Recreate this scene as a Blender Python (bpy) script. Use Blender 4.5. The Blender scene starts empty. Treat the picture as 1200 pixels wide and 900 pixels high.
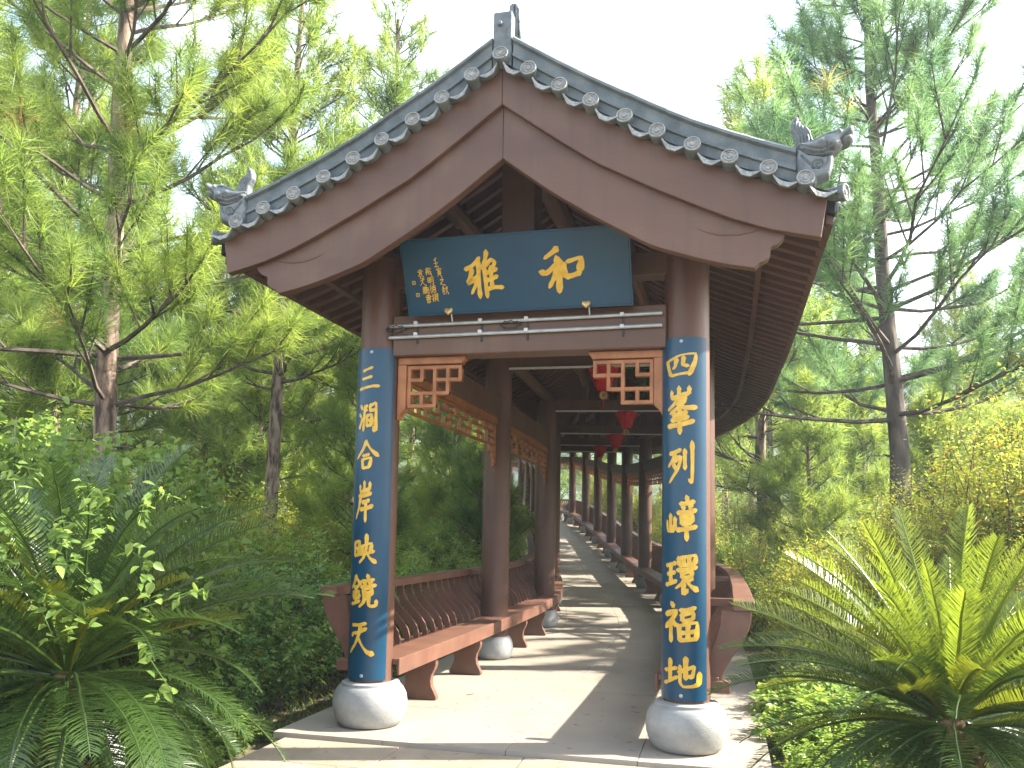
import bpy, bmesh, math, random
import numpy as np
from mathutils import Vector, Matrix

rng = np.random.default_rng(7)
random.seed(7)
scene = bpy.context.scene
COL = scene.collection

# ---------------------------------------------------------------- camera
CAM = np.array([1.458, -6.392, 1.492])
YAW, PITCH, ROLL = math.radians(14.129), math.radians(5.0), math.radians(-1.08)
Fv = Vector((-math.sin(YAW) * math.cos(PITCH), math.cos(YAW) * math.cos(PITCH), math.sin(PITCH)))
Rv = Vector((math.cos(YAW), math.sin(YAW), 0.0))
Uv = Rv.cross(Fv)
R2 = Rv * math.cos(ROLL) - Uv * math.sin(ROLL)
U2 = Rv * math.sin(ROLL) + Uv * math.cos(ROLL)
cam_data = bpy.data.cameras.new("camera")
cam = bpy.data.objects.new("camera", cam_data)
COL.objects.link(cam)
cam.matrix_world = Matrix(((R2.x, U2.x, -Fv.x, CAM[0]), (R2.y, U2.y, -Fv.y, CAM[1]), (R2.z, U2.z, -Fv.z, CAM[2]), (0, 0, 0, 1)))
cam_data.sensor_width = 36.0
cam_data.lens = 1015.7 / 1200 * 36.0
cam_data.shift_x = (600 - 593.143) / 1200
cam_data.shift_y = (534.655 - 450) / 1200
cam_data.clip_start = 0.05
cam_data.clip_end = 3000
scene.camera = cam

# ---------------------------------------------------------------- light
SUN_EL, SUN_AZ = math.radians(37), math.radians(19)      # light travels to -x, turned AZ towards -y
Ld = Vector((-math.cos(SUN_EL) * math.cos(SUN_AZ), -math.cos(SUN_EL) * math.sin(SUN_AZ), -math.sin(SUN_EL)))
sun_data = bpy.data.lights.new("sun", 'SUN')
sun_data.energy = 5.0
sun_data.angle = math.radians(0.6)
sun_data.color = (1.0, 0.93, 0.80)
sun = bpy.data.objects.new("sun", sun_data)
sun.rotation_euler = Ld.to_track_quat('-Z', 'Y').to_euler()
sun.location = (30, 10, 26)
COL.objects.link(sun)

world = bpy.data.worlds.new("World")
scene.world = world
world.use_nodes = True
wn, wl = world.node_tree.nodes, world.node_tree.links
wn.clear()
w_out = wn.new('ShaderNodeOutputWorld')
w_bg = wn.new('ShaderNodeBackground')
sky = wn.new('ShaderNodeTexSky')
sky.sky_type = 'NISHITA'
sky.sun_disc = False
sky.sun_elevation = SUN_EL
sky.sun_rotation = math.atan2(-Ld.x, -Ld.y)
sky.air_density = 1.2
sky.dust_density = 2.0
tc = wn.new('ShaderNodeTexCoord')
mp = wn.new('ShaderNodeMapping')
mp.inputs['Scale'].default_value = (1.0, 1.0, 2.2)
nz = wn.new('ShaderNodeTexNoise')
nz.inputs['Scale'].default_value = 2.3
nz.inputs['Detail'].default_value = 7
nz.inputs['Roughness'].default_value = 0.55
rp = wn.new('ShaderNodeValToRGB')
rp.color_ramp.elements[0].position = 0.43
rp.color_ramp.elements[0].color = (0.05, 0.05, 0.05, 1)
rp.color_ramp.elements[1].position = 0.62
rp.color_ramp.elements[1].color = (0.95, 0.95, 0.95, 1)
mx = wn.new('ShaderNodeMix')
mx.data_type = 'RGBA'
mx.inputs['B'].default_value = (3.8, 4.05, 4.4, 1)        # cloud, in the sky node's own units
wl.new(tc.outputs['Generated'], mp.inputs['Vector'])
wl.new(mp.outputs['Vector'], nz.inputs['Vector'])
wl.new(nz.outputs['Fac'], rp.inputs['Fac'])
wl.new(rp.outputs['Color'], mx.inputs['Factor'])
wl.new(sky.outputs['Color'], mx.inputs['A'])
wl.new(mx.outputs['Result'], w_bg.inputs['Color'])
w_bg.inputs['Strength'].default_value = 0.15
wl.new(w_bg.outputs['Background'], w_out.inputs['Surface'])

scene.view_settings.view_transform = 'Standard'
scene.view_settings.look = 'None'
scene.view_settings.exposure = 2.28
scene.view_settings.gamma = 1.0
scene.cycles.max_bounces = 5
scene.cycles.diffuse_bounces = 3
scene.cycles.glossy_bounces = 2
scene.cycles.transmission_bounces = 4
scene.cycles.transparent_max_bounces = 4
scene.cycles.sample_clamp_indirect = 4.0
scene.cycles.use_denoising = True

# ---------------------------------------------------------------- helpers
def obj(name, me, mat=None, parent=None, **props):
    o = bpy.data.objects.new(name, me)
    COL.objects.link(o)
    if mat is not None and me is not None and len(me.materials) == 0:
        me.materials.append(mat)
    if parent is not None:
        o.parent = parent
    for k, v in props.items():
        o[k] = v
    return o

def thing(name, label, category, loc=(0, 0, 0), group=None):
    o = bpy.data.objects.new(name, None)
    COL.objects.link(o)
    o.location = loc
    o.empty_display_size = 0.2
    o['label'] = label
    o['category'] = category
    if group:
        o['group'] = group
    return o

class MB:
    """collects polygons for one mesh"""
    def __init__(s):
        s.v, s.f = [], []
    def add(s, vs, fs):
        n = len(s.v)
        s.v.extend([tuple(map(float, p)) for p in vs])
        s.f.extend([tuple(i + n for i in f) for f in fs])
        return s
    def box(s, c, d, M=None):
        x, y, z = d[0] / 2, d[1] / 2, d[2] / 2
        vs = [Vector((a * x, b * y, e * z)) for e in (-1, 1) for a, b in ((-1, -1), (1, -1), (1, 1), (-1, 1))]
        if M is not None:
            vs = [M @ p for p in vs]
        vs = [p + Vector(c) for p in vs]
        return s.add(vs, [(3, 2, 1, 0), (4, 5, 6, 7), (0, 1, 5, 4), (1, 2, 6, 5), (2, 3, 7, 6), (3, 0, 4, 7)])
    def tube(s, pts, rad, n=8, cap=True):
        pts = [Vector(p) for p in pts]
        if not hasattr(rad, '__len__'):
            rad = [rad] * len(pts)
        vs, fs = [], []
        up = Vector((0.13, 0.21, 1)).normalized()
        for i, p in enumerate(pts):
            t = (pts[min(i + 1, len(pts) - 1)] - pts[max(i - 1, 0)]).normalized()
            a = t.cross(up if abs(t.dot(up)) < 0.95 else Vector((1, 0, 0))).normalized()
            b = t.cross(a)
            for k in range(n):
                w = 2 * math.pi * k / n
                vs.append(p + (a * math.cos(w) + b * math.sin(w)) * rad[i])
        for i in range(len(pts) - 1):
            for k in range(n):
                k2 = (k + 1) % n
                fs.append((i * n + k, i * n + k2, (i + 1) * n + k2, (i + 1) * n + k))
        if cap:
            fs.append(tuple(range(n - 1, -1, -1)))
            fs.append(tuple(range((len(pts) - 1) * n, len(pts) * n)))
        return s.add(vs, fs)
    def lathe(s, prof, n=32, c=(0, 0, 0)):
        vs, fs = [], []
        for r, z in prof:
            for k in range(n):
                w = 2 * math.pi * k / n
                vs.append((c[0] + r * math.cos(w), c[1] + r * math.sin(w), c[2] + z))
        for i in range(len(prof) - 1):
            for k in range(n):
                k2 = (k + 1) % n
                fs.append((i * n + k, i * n + k2, (i + 1) * n + k2, (i + 1) * n + k))
        fs.append(tuple(range(n - 1, -1, -1)))
        fs.append(tuple(range((len(prof) - 1) * n, len(prof) * n)))
        return s.add(vs, fs)
    def prism(s, poly, fn0, fn1):
        """poly: 2D outline, fn0/fn1 place it in space as the two end faces"""
        n = len(poly)
        vs = [fn0(p) for p in poly] + [fn1(p) for p in poly]
        fs = [tuple(range(n - 1, -1, -1)), tuple(range(n, 2 * n))]
        for i in range(n):
            j = (i + 1) % n
            fs.append((i, j, n + j, n + i))
        return s.add(vs, fs)
    def sweep(s, prof, stations, fn, cap=True, closed=True):
        """prof: (a,b) outline; fn(station,a,b) -> point"""
        n = len(prof)
        vs = [fn(st, a, b) for st in stations for a, b in prof]
        fs = []
        m = n if closed else n - 1
        for i in range(len(stations) - 1):
            for k in range(m):
                k2 = (k + 1) % n
                fs.append((i * n + k, i * n + k2, (i + 1) * n + k2, (i + 1) * n + k))
        if cap and closed:
            fs.append(tuple(range(n - 1, -1, -1)))
            fs.append(tuple(range((len(stations) - 1) * n, len(stations) * n)))
        return s.add(vs, fs)
    def mesh(s, name, smooth=False, fix=True, bevel=0.0):
        me = bpy.data.meshes.new(name)
        me.from_pydata(s.v, [], s.f)
        if fix or bevel:
            bm = bmesh.new()
            bm.from_mesh(me)
            bmesh.ops.recalc_face_normals(bm, faces=bm.faces)
            if bevel:
                es = [e for e in bm.edges if len(e.link_faces) == 2 and e.calc_face_angle(0) > 0.5]
                bmesh.ops.bevel(bm, geom=es, offset=bevel, segments=1, affect='EDGES', clamp_overlap=True)
            bm.to_mesh(me)
            bm.free()
        if smooth:
            sm(me, 35 if smooth is True else smooth)
        return me

def sm(me, deg=35):
    me.polygons.foreach_set('use_smooth', [True] * len(me.polygons))
    me.set_sharp_from_angle(angle=math.radians(deg))

def mesh_np(name, V, F, tint=None):
    """V (n,3) floats, F (m,k) ints, tint (n,) 0..1 variation of the thing's own colour"""
    V = np.asarray(V, dtype=np.float32)
    F = np.asarray(F, dtype=np.int32)
    me = bpy.data.meshes.new(name)
    m, k = F.shape
    me.vertices.add(len(V))
    me.vertices.foreach_set('co', V.ravel())
    me.loops.add(m * k)
    me.loops.foreach_set('vertex_index', F.ravel())
    me.polygons.add(m)
    me.polygons.foreach_set('loop_start', np.arange(0, m * k, k, dtype=np.int32))
    me.polygons.foreach_set('loop_total', np.full(m, k, dtype=np.int32))
    if tint is not None:
        at = me.attributes.new('tint', 'FLOAT', 'POINT')
        at.data.foreach_set('value', np.asarray(tint, dtype=np.float32))
    me.update(calc_edges=True)
    return me

def copy_tree(o, parent=None):
    c = o.copy()
    COL.objects.link(c)
    c.parent = parent
    for ch in [x for x in kids.get(o.name, [])]:
        copy_tree(ch, c)
    return c
kids = {}

# ---------------------------------------------------------------- materials
MATS = {}
def mat(name, c1, c2=None, scale=6.0, rough=0.6, bump=0.0, bscale=None, spec=0.4, stretch=(1, 1, 1), coat=0.0,
        detail=5.0, lo=0.35, hi=0.65, metal=0.0, speck=None, speck_scale=120, dirt=None, dirt_scale=1.2, dirt_amt=0.5, coord='Object', streak=None, streak_map=(16, 16, 0.9), streak_amt=0.45):
    m = bpy.data.materials.new(name)
    m.use_nodes = True
    nt = m.node_tree
    b = nt.nodes['Principled BSDF']
    b.inputs['Roughness'].default_value = rough
    b.inputs['Metallic'].default_value = metal
    b.inputs['Specular IOR Level'].default_value = spec
    b.inputs['Coat Weight'].default_value = coat
    b.inputs['Coat Roughness'].default_value = 0.08
    tcn = nt.nodes.new('ShaderNodeTexCoord')
    if coord == 'World':
        g = nt.nodes.new('ShaderNodeNewGeometry'); vec = g.outputs['Position']
    else:
        vec = tcn.outputs[coord]
    mpn = nt.nodes.new('ShaderNodeMapping')
    mpn.inputs['Scale'].default_value = stretch
    nt.links.new(vec, mpn.inputs['Vector'])
    n1 = nt.nodes.new('ShaderNodeTexNoise')
    n1.inputs['Scale'].default_value = scale
    n1.inputs['Detail'].default_value = detail
    nt.links.new(mpn.outputs['Vector'], n1.inputs['Vector'])
    r = nt.nodes.new('ShaderNodeValToRGB')
    r.color_ramp.elements[0].position, r.color_ramp.elements[1].position = lo, hi
    r.color_ramp.elements[0].color = (*c1, 1)
    r.color_ramp.elements[1].color = (*(c2 or c1), 1)
    nt.links.new(n1.outputs['Fac'], r.inputs['Fac'])
    col = r.outputs['Color']
    def mixin(colour, sc, p0, p1, amt, col):
        n = nt.nodes.new('ShaderNodeTexNoise')
        n.inputs['Scale'].default_value = sc
        n.inputs['Detail'].default_value = 4
        nt.links.new(vec, n.inputs['Vector'])
        q = nt.nodes.new('ShaderNodeMapRange')
        q.inputs['From Min'].default_value, q.inputs['From Max'].default_value = p0, p1
        q.inputs['To Max'].default_value = amt
        nt.links.new(n.outputs['Fac'], q.inputs['Value'])
        mm = nt.nodes.new('ShaderNodeMix'); mm.data_type = 'RGBA'
        mm.inputs['B'].default_value = (*colour, 1)
        nt.links.new(q.outputs['Result'], mm.inputs['Factor'])
        nt.links.new(col, mm.inputs['A'])
        return mm.outputs['Result']
    if speck:
        col = mixin(speck, speck_scale, 0.5, 0.68, 0.55, col)
    if dirt:
        col = mixin(dirt, dirt_scale, 0.5, 0.75, dirt_amt, col)
    if streak:
        ms_ = nt.nodes.new('ShaderNodeMapping'); ms_.inputs['Scale'].default_value = streak_map
        nt.links.new(vec, ms_.inputs['Vector'])
        keep = vec; vec = ms_.outputs['Vector']
        col = mixin(streak, 1.0, 0.48, 0.74, streak_amt, col)
        vec = keep
    nt.links.new(col, b.inputs['Base Color'])
    if bump:
        n2 = nt.nodes.new('ShaderNodeTexNoise')
        n2.inputs['Scale'].default_value = bscale or scale * 4
        n2.inputs['Detail'].default_value = 6
        nt.links.new(mpn.outputs['Vector'], n2.inputs['Vector'])
        bp = nt.nodes.new('ShaderNodeBump')
        bp.inputs['Strength'].default_value = bump
        bp.inputs['Distance'].default_value = 0.02
        nt.links.new(n2.outputs['Fac'], bp.inputs['Height'])
        nt.links.new(bp.outputs['Normal'], b.inputs['Normal'])
    MATS[name] = m
    return m

def leaf_mat(name, c_dark, c_light, c_odd=None, trans=0.45, rough=0.45, spec=0.4, tboost=1.35):
    """leaf with its own colour spread (tint attribute) and light passing through it"""
    m = bpy.data.materials.new(name)
    m.use_nodes = True
    nt = m.node_tree
    b = nt.nodes['Principled BSDF']
    out = nt.nodes['Material Output']
    b.inputs['Roughness'].default_value = rough
    b.inputs['Specular IOR Level'].default_value = spec
    a = nt.nodes.new('ShaderNodeAttribute')
    a.attribute_name = 'tint'
    r = nt.nodes.new('ShaderNodeValToRGB')
    r.color_ramp.elements[0].position, r.color_ramp.elements[1].position = 0.0, 0.9 if c_odd else 1.0
    r.color_ramp.elements[0].color = (*c_dark, 1)
    r.color_ramp.elements[1].color = (*c_light, 1)
    if c_odd:
        e = r.color_ramp.elements.new(0.97)
        e.color = (*c_odd, 1)
    nt.links.new(a.outputs['Fac'], r.inputs['Fac'])
    nt.links.new(r.outputs['Color'], b.inputs['Base Color'])
    t = nt.nodes.new('ShaderNodeBsdfTranslucent')
    hs = nt.nodes.new('ShaderNodeHueSaturation')
    hs.inputs['Hue'].default_value = 0.487
    hs.inputs['Saturation'].default_value = 1.06
    hs.inputs['Value'].default_value = tboost
    nt.links.new(r.outputs['Color'], hs.inputs['Color'])
    nt.links.new(hs.outputs['Color'], t.inputs['Color'])
    ms = nt.nodes.new('ShaderNodeMixShader')
    ms.inputs['Fac'].default_value = trans
    nt.links.new(b.outputs['BSDF'], ms.inputs[1])
    nt.links.new(t.outputs['BSDF'], ms.inputs[2])
    nt.links.new(ms.outputs['Shader'], out.inputs['Surface'])
    MATS[name] = m
    return m

WOOD = mat('brown_paint', (0.082, 0.034, 0.021), (0.113, 0.051, 0.031), scale=3.0, rough=0.48, bump=0.12, bscale=60, stretch=(1, 1, 0.25), spec=0.45, dirt=(0.133, 0.073, 0.044), dirt_scale=2.3, dirt_amt=0.35, streak=(0.058, 0.029, 0.020), streak_map=(22, 22, 0.5))
WOODH = mat('brown_paint_beam', (0.083, 0.037, 0.021), (0.113, 0.053, 0.031), scale=2.0, rough=0.5, bump=0.12, bscale=40, stretch=(0.3, 1, 1), spec=0.45, dirt=(0.141, 0.080, 0.046), dirt_scale=2.6, dirt_amt=0.6, coord='World', streak=(0.069, 0.035, 0.023))
BENCH = mat('bench_paint', (0.107, 0.045, 0.028), (0.149, 0.066, 0.042), scale=4.0, rough=0.5, bump=0.1, bscale=50, spec=0.45, dirt=(0.169, 0.114, 0.078), dirt_scale=3, dirt_amt=0.35, coord='World', streak=(0.074, 0.040, 0.029), streak_map=(10, 1.2, 10))
RAFT = mat('rafter_paint', (0.089, 0.044, 0.035), (0.118, 0.061, 0.049), scale=3.0, rough=0.6, coord='World')
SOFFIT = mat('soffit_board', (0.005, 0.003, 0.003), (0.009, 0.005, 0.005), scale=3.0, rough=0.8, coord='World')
LATT = mat('lattice_wood', (0.259, 0.091, 0.030), (0.363, 0.143, 0.052), scale=8.0, rough=0.5, bump=0.15, bscale=80, stretch=(1, 1, 1), spec=0.4, coord='World', streak=(0.151, 0.059, 0.022), streak_map=(30, 30, 6))
TILE = mat('roof_tile', (0.076, 0.092, 0.098), (0.122, 0.141, 0.149), scale=9.0, rough=0.62, bump=0.25, bscale=90, spec=0.35, dirt=(0.159, 0.170, 0.159), dirt_scale=5, dirt_amt=0.5, coord='World', streak=(0.209, 0.221, 0.203), streak_map=(7, 7, 7), streak_amt=0.5)
TILEFACE = mat('tile_face', (0.20, 0.20, 0.19), (0.31, 0.305, 0.285), scale=40, rough=0.7, bump=0.8, bscale=55, dirt=(0.10, 0.11, 0.11), dirt_scale=18, dirt_amt=0.6, coord='World')
DRAGON = mat('finial_clay', (0.080, 0.094, 0.099), (0.140, 0.155, 0.160), scale=12, rough=0.6, bump=0.2, bscale=90, dirt=(0.198, 0.206, 0.201), dirt_scale=9, dirt_amt=0.6, coord='World')
STONE = mat('drum_stone', (0.245, 0.250, 0.245), (0.330, 0.325, 0.308), scale=3.2, rough=0.55, bump=0.15, bscale=40, stretch=(1, 1, 3), dirt=(0.191, 0.202, 0.202), dirt_scale=6, dirt_amt=0.6, speck=(0.266, 0.250, 0.223), speck_scale=60, streak=(0.171, 0.176, 0.171), streak_map=(9, 9, 3.5), streak_amt=0.5)
STONE2 = mat('drum_stone_grey', (0.231, 0.246, 0.249), (0.330, 0.333, 0.330), scale=4, rough=0.6, bump=0.15, bscale=40, dirt=(0.183, 0.196, 0.196), dirt_scale=5, dirt_amt=0.5)
GRANITE = mat('floor_granite', (0.271, 0.235, 0.193), (0.318, 0.279, 0.231), scale=1.3, rough=0.6, bump=0.06, bscale=150, speck=(0.196, 0.169, 0.141), speck_scale=150, dirt=(0.231, 0.196, 0.161), dirt_scale=0.9, dirt_amt=0.55, coord='World')
PAVER = mat('paver_stone', (0.224, 0.179, 0.132), (0.302, 0.248, 0.187), scale=2.2, rough=0.75, bump=0.2, bscale=60, speck=(0.238, 0.195, 0.151), speck_scale=90, dirt=(0.195, 0.166, 0.122), dirt_scale=2.5, dirt_amt=0.75, coord='World')
BLUE = mat('blue_enamel', (0.004, 0.036, 0.074), (0.005, 0.048, 0.095), scale=2.5, rough=0.34, spec=0.35, coat=0.1)
BLUEM = mat('blue_board', (0.005, 0.039, 0.077), (0.005, 0.050, 0.096), scale=2.5, rough=0.4, spec=0.4, bump=0.05, bscale=30)
GOLD = mat('gold_paint', (0.551, 0.306, 0.027), (0.658, 0.406, 0.054), scale=25, rough=0.42, spec=0.4)
RED = mat('red_felt', (0.400, 0.008, 0.010), (0.520, 0.018, 0.018), scale=15, rough=0.7)
BRASS = mat('brass', (0.50, 0.33, 0.12), (0.66, 0.45, 0.18), scale=20, rough=0.4, metal=0.6)
STEEL = mat('galvanised_steel', (0.315, 0.329, 0.329), (0.420, 0.434, 0.434), scale=12, rough=0.4, metal=0.35)
WHITEP = mat('white_plastic', (0.525, 0.525, 0.504), (0.574, 0.574, 0.560), scale=10, rough=0.4)
BLACKP = mat('black_rubber', (0.012, 0.012, 0.013), (0.02, 0.02, 0.02), scale=10, rough=0.5)
BARK = mat('pine_bark', (0.050, 0.031, 0.023), (0.275, 0.200, 0.150), scale=11, rough=0.92, bump=1.0, bscale=16, stretch=(1, 1, 0.28), detail=9, lo=0.40, hi=0.58, dirt=(0.16, 0.10, 0.075), dirt_scale=5, dirt_amt=0.6)
BARKD = mat('dark_bark', (0.045, 0.034, 0.027), (0.13, 0.10, 0.08), scale=7, rough=0.9, bump=1.0, bscale=12, stretch=(1, 1, 0.3), detail=8)
SOIL = mat('soil', (0.075, 0.058, 0.036), (0.13, 0.105, 0.06), scale=1.6, rough=0.95, bump=0.8, bscale=14, dirt=(0.055, 0.085, 0.028), dirt_scale=0.7, dirt_amt=0.8, coord='World')
HILL = mat('far_woodland', (0.030, 0.058, 0.022), (0.075, 0.115, 0.040), scale=0.05, rough=0.95, bump=1.0, bscale=0.12, coord='World')
CYTRUNK = mat('cycad_trunk', (0.10, 0.05, 0.025), (0.24, 0.13, 0.07), scale=22, rough=0.95, bump=1.0, bscale=30)

NEEDLE = leaf_mat('pine_needles', (0.085, 0.165, 0.042), (0.315, 0.400, 0.085), (0.36, 0.29, 0.10), trans=0.55, rough=0.45)
NEEDLE_B = leaf_mat('pine_needles_blue', (0.070, 0.155, 0.074), (0.200, 0.330, 0.115), (0.30, 0.29, 0.09), trans=0.52, rough=0.45)
CYC_D = leaf_mat('cycad_frond_dark', (0.015, 0.038, 0.009), (0.050, 0.090, 0.018), None, trans=0.28, rough=0.28, spec=0.6)
CYC_O = leaf_mat('cycad_frond_olive', (0.070, 0.105, 0.014), (0.170, 0.190, 0.022), None, trans=0.4, rough=0.3, spec=0.5)
CYC_L = leaf_mat('cycad_frond_young', (0.070, 0.125, 0.016), (0.180, 0.230, 0.030), None, trans=0.5, rough=0.3, spec=0.55)
LEAF_D = leaf_mat('leaf_dark', (0.060, 0.150, 0.038), (0.190, 0.320, 0.066), (0.26, 0.22, 0.04), trans=0.35, rough=0.35, spec=0.5)
LEAF_M = leaf_mat('leaf_mid', (0.125, 0.225, 0.048), (0.300, 0.420, 0.085), (0.34, 0.28, 0.05), trans=0.45, rough=0.4, spec=0.45)
LEAF_Y = leaf_mat('leaf_yellow', (0.150, 0.210, 0.035), (0.370, 0.400, 0.070), (0.46, 0.26, 0.06), trans=0.5, rough=0.45)
LEAF_V = leaf_mat('leaf_vine', (0.090, 0.170, 0.036), (0.240, 0.335, 0.080), None, trans=0.5, rough=0.4)
GRASS = leaf_mat('grass_blade', (0.060, 0.115, 0.025), (0.200, 0.270, 0.055), (0.36, 0.28, 0.10), trans=0.4, rough=0.5)

# ---------------------------------------------------------------- gallery path (plan curve, floor height)
CP = np.array([(0, -3.75, 0), (0, 0, 0), (0, 3.75, 0), (-.14, 7.5, 0), (-.75, 11.2, .06), (-1.58, 14.85, .20), (-2.42, 18.5, .40), (-3.32, 22.15, .72),
               (-4.28, 25.75, 1.12), (-5.30, 29.35, 1.52), (-6.45, 32.9, 1.95), (-8.1, 36.2, 2.2), (-11.0, 38.6, 2.35), (-14.7, 39.4, 2.45), (-18.4, 39.2, 2.5), (-22, 38.5, 2.5)])
def catmull(P, n=40):
    out = []
    for i in range(1, len(P) - 2):
        p0, p1, p2, p3 = P[i - 1], P[i], P[i + 1], P[i + 2]
        for t in np.linspace(0, 1, n, endpoint=False):
            out.append(0.5 * ((2 * p1) + (-p0 + p2) * t + (2 * p0 - 5 * p1 + 4 * p2 - p3) * t * t + (-p0 + 3 * p1 - 3 * p2 + p3) * t ** 3))
    return np.array(out)
PT = catmull(CP)
SL = np.concatenate([[0], np.cumsum(np.linalg.norm(np.diff(PT[:, :2], axis=0), axis=1))])
S_END = float(SL[-1]) - 0.05
def C(s):
    if s < 0:
        return np.array([0.0, s, 0.0])
    return np.array([np.interp(s, SL, PT[:, i]) for i in range(3)])
def heading(s):
    a, b = C(s - 0.4), C(s + 0.4) if s + 0.4 < S_END else C(S_END)
    d = b - a
    return d[:2] / np.linalg.norm(d[:2])
def W(s, lat, z):
    """gallery coordinates -> world: s along the walk, lat to its right, z above its floor"""
    c = C(s); h = heading(s)
    return Vector((c[0] + h[1] * lat, c[1] - h[0] * lat, c[2] + z))
def ang(s):
    h = heading(s)
    return math.atan2(-h[0], h[1])
BAY = 3.75
NF = 12                                     # frames of columns
FS = [BAY * k for k in range(NF)]

# ---------------------------------------------------------------- terrain
def path_floor(y):
    return np.interp(y, PT[:, 1], PT[:, 2])
def ground_z(x, y):
    x = np.asarray(x, float); y = np.asarray(y, float)
    cx = np.interp(y, PT[:480, 1], PT[:480, 0])
    f = np.interp(y, PT[:480, 1], PT[:480, 2])
    dx = x - cx
    h = -0.13 + f * np.exp(-np.maximum(0, np.abs(dx) - 2) ** 2 / 260.0)
    h = h + 0.035 * np.maximum(0, -dx - 3.0) ** 1.15 - 0.05 * np.maximum(0, dx - 4.0)
    h = h + 0.05 * np.sin(x * 1.7 + 0.6 * y) * np.cos(y * 1.1 - 0.3 * x) * np.clip((np.abs(dx) - 1.9) / 1.5, 0, 1)
    return h
gx = np.concatenate([np.linspace(-315, -60, 14), np.linspace(-50, -12, 20), np.linspace(-11, 11, 89), np.linspace(12, 50, 20), np.linspace(60, 315, 14)])
gy = np.concatenate([np.linspace(-42, -30, 3), np.linspace(-25, -9, 9), np.linspace(-8, 30, 128), np.linspace(32, 90, 24), np.linspace(110, 280, 8)])
GX, GY = np.meshgrid(gx, gy)
GZ = ground_z(np.clip(GX, -60, 60), np.clip(GY, -30, 70))
V = np.stack([GX.ravel(), GY.ravel(), GZ.ravel()], 1)
nx = len(gx)
ii, jj = np.meshgrid(np.arange(len(gy) - 1), np.arange(nx - 1), indexing='ij')
a = (ii * nx + jj).ravel()
me = mesh_np('ground', V, np.stack([a, a + 1, a + nx + 1, a + nx], 1))
sm(me, 60)
obj('ground', me, SOIL, kind='structure')

# gallery floor: granite slabs on a plinth
floor = MB()
floor.sweep([(-1.75, -0.02), (1.75, -0.02), (1.75, -0.9), (-1.75, -0.9)], [-0.45] + list(np.arange(0, S_END, 0.75)), lambda s, a, b: W(s, a, b))
gallery_floor = obj('gallery_floor', floor.mesh('gallery_floor'), GRANITE, kind='structure')
slab_i = 0
def slab(s0, s1, l0, l1, name='floor_slab', m=GRANITE, parent=gallery_floor, top=0.0, th=0.05, gap=0.0025, jit=0.0015):
    global slab_i
    slab_i += 1
    dz = random.uniform(-jit, jit)
    b = MB()
    b.sweep([(l0 + gap, top + dz), (l1 - gap, top + dz), (l1 - gap, top - th), (l0 + gap, top - th)], [s0 + gap, s1 - gap], lambda s, a, c: W(s, a, c))
    return obj(name, b.mesh(name), m, parent)
lat_e = [-1.76, -0.9, 0.0, 0.9, 1.76]
s = -0.47
k = 0
while s < 24:
    L = 1.2
    for i in range(4):
        slab(s, s + L, lat_e[i], lat_e[i + 1])
    s += L
    k += 1
rest = MB()
rest.sweep([(-1.76, 0), (1.76, 0), (1.76, -0.05), (-1.76, -0.05)], list(np.arange(s + 0.003, S_END, 0.6)), lambda s, a, b: W(s, a, b))
obj('floor_slab', rest.mesh('floor_slab'), GRANITE, gallery_floor)

# apron of stone pavers in front of the step
apron = MB()
apron.box((0.15, -4.9, -0.36), (3.64, 8.78, 0.6))
forecourt = obj('forecourt_path', apron.mesh('forecourt'), PAVER, kind='structure')
y = -0.485
row = 0
while y > -6.5:
    d = 0.6
    x = -1.66 - (0.45 if row % 2 else 0.0)
    while x < 1.95:
        x0, x1 = max(x, -1.66), min(x + 0.9, 1.95)
        if x1 - x0 > 0.08:
            b = MB()
            t = -0.028 + random.uniform(-0.003, 0.003)
            b.box(((x0 + x1) / 2, y - d / 2, t - 0.025), (x1 - x0 - 0.010, d - 0.010, 0.05))
            obj('paver', b.mesh('paver', bevel=0.004), PAVER, forecourt)
        x += 0.9
    y -= d
    row += 1

# ================================================================ THE GALLERY
gallery = thing('covered_gallery', 'brown timber covered walkway with grey tiled gable roof and lattice brackets', 'gallery')

# --- columns and their stone drums
COLR = 0.165
def column(s, lat, front=False, near=True):
    n = 28 if near else 14
    p = W(s, lat, 0)
    h0 = 0.31 if front else 0.25
    zt = 3.64
    e = bpy.data.objects.new('column', None)
    b = MB()
    b.lathe([(COLR, h0), (COLR, 0.9), (COLR * 0.995, 2.0), (COLR * 0.97, zt)], n)
    c = obj('column', b.mesh('column', smooth=True), WOOD, gallery)
    c.location = p
    d = MB()
    if front:
        pr = [(.205, 0), (.232, .008), (.262, .05), (.284, .12), (.288, .17), (.278, .235), (.258, .275), (.236, .300), (.226, .304), (.224, .322), (.205, .332), (.150, .333)]
    else:
        pr = [(.17, 0), (.195, .01), (.222, .06), (.232, .13), (.222, .20), (.198, .25), (.18, .265), (.14, .266)]
    d.lathe(pr, n + 8)
    base = obj('stone_base', d.mesh('stone_base', smooth=50), STONE if front else STONE2, c)
    bpy.data.objects.remove(e)
    return c
for k, s in enumerate(FS):
    for sd in (-1, 1):
        column(s, 1.2 * sd, front=(k == 0), near=k < 4)

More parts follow.
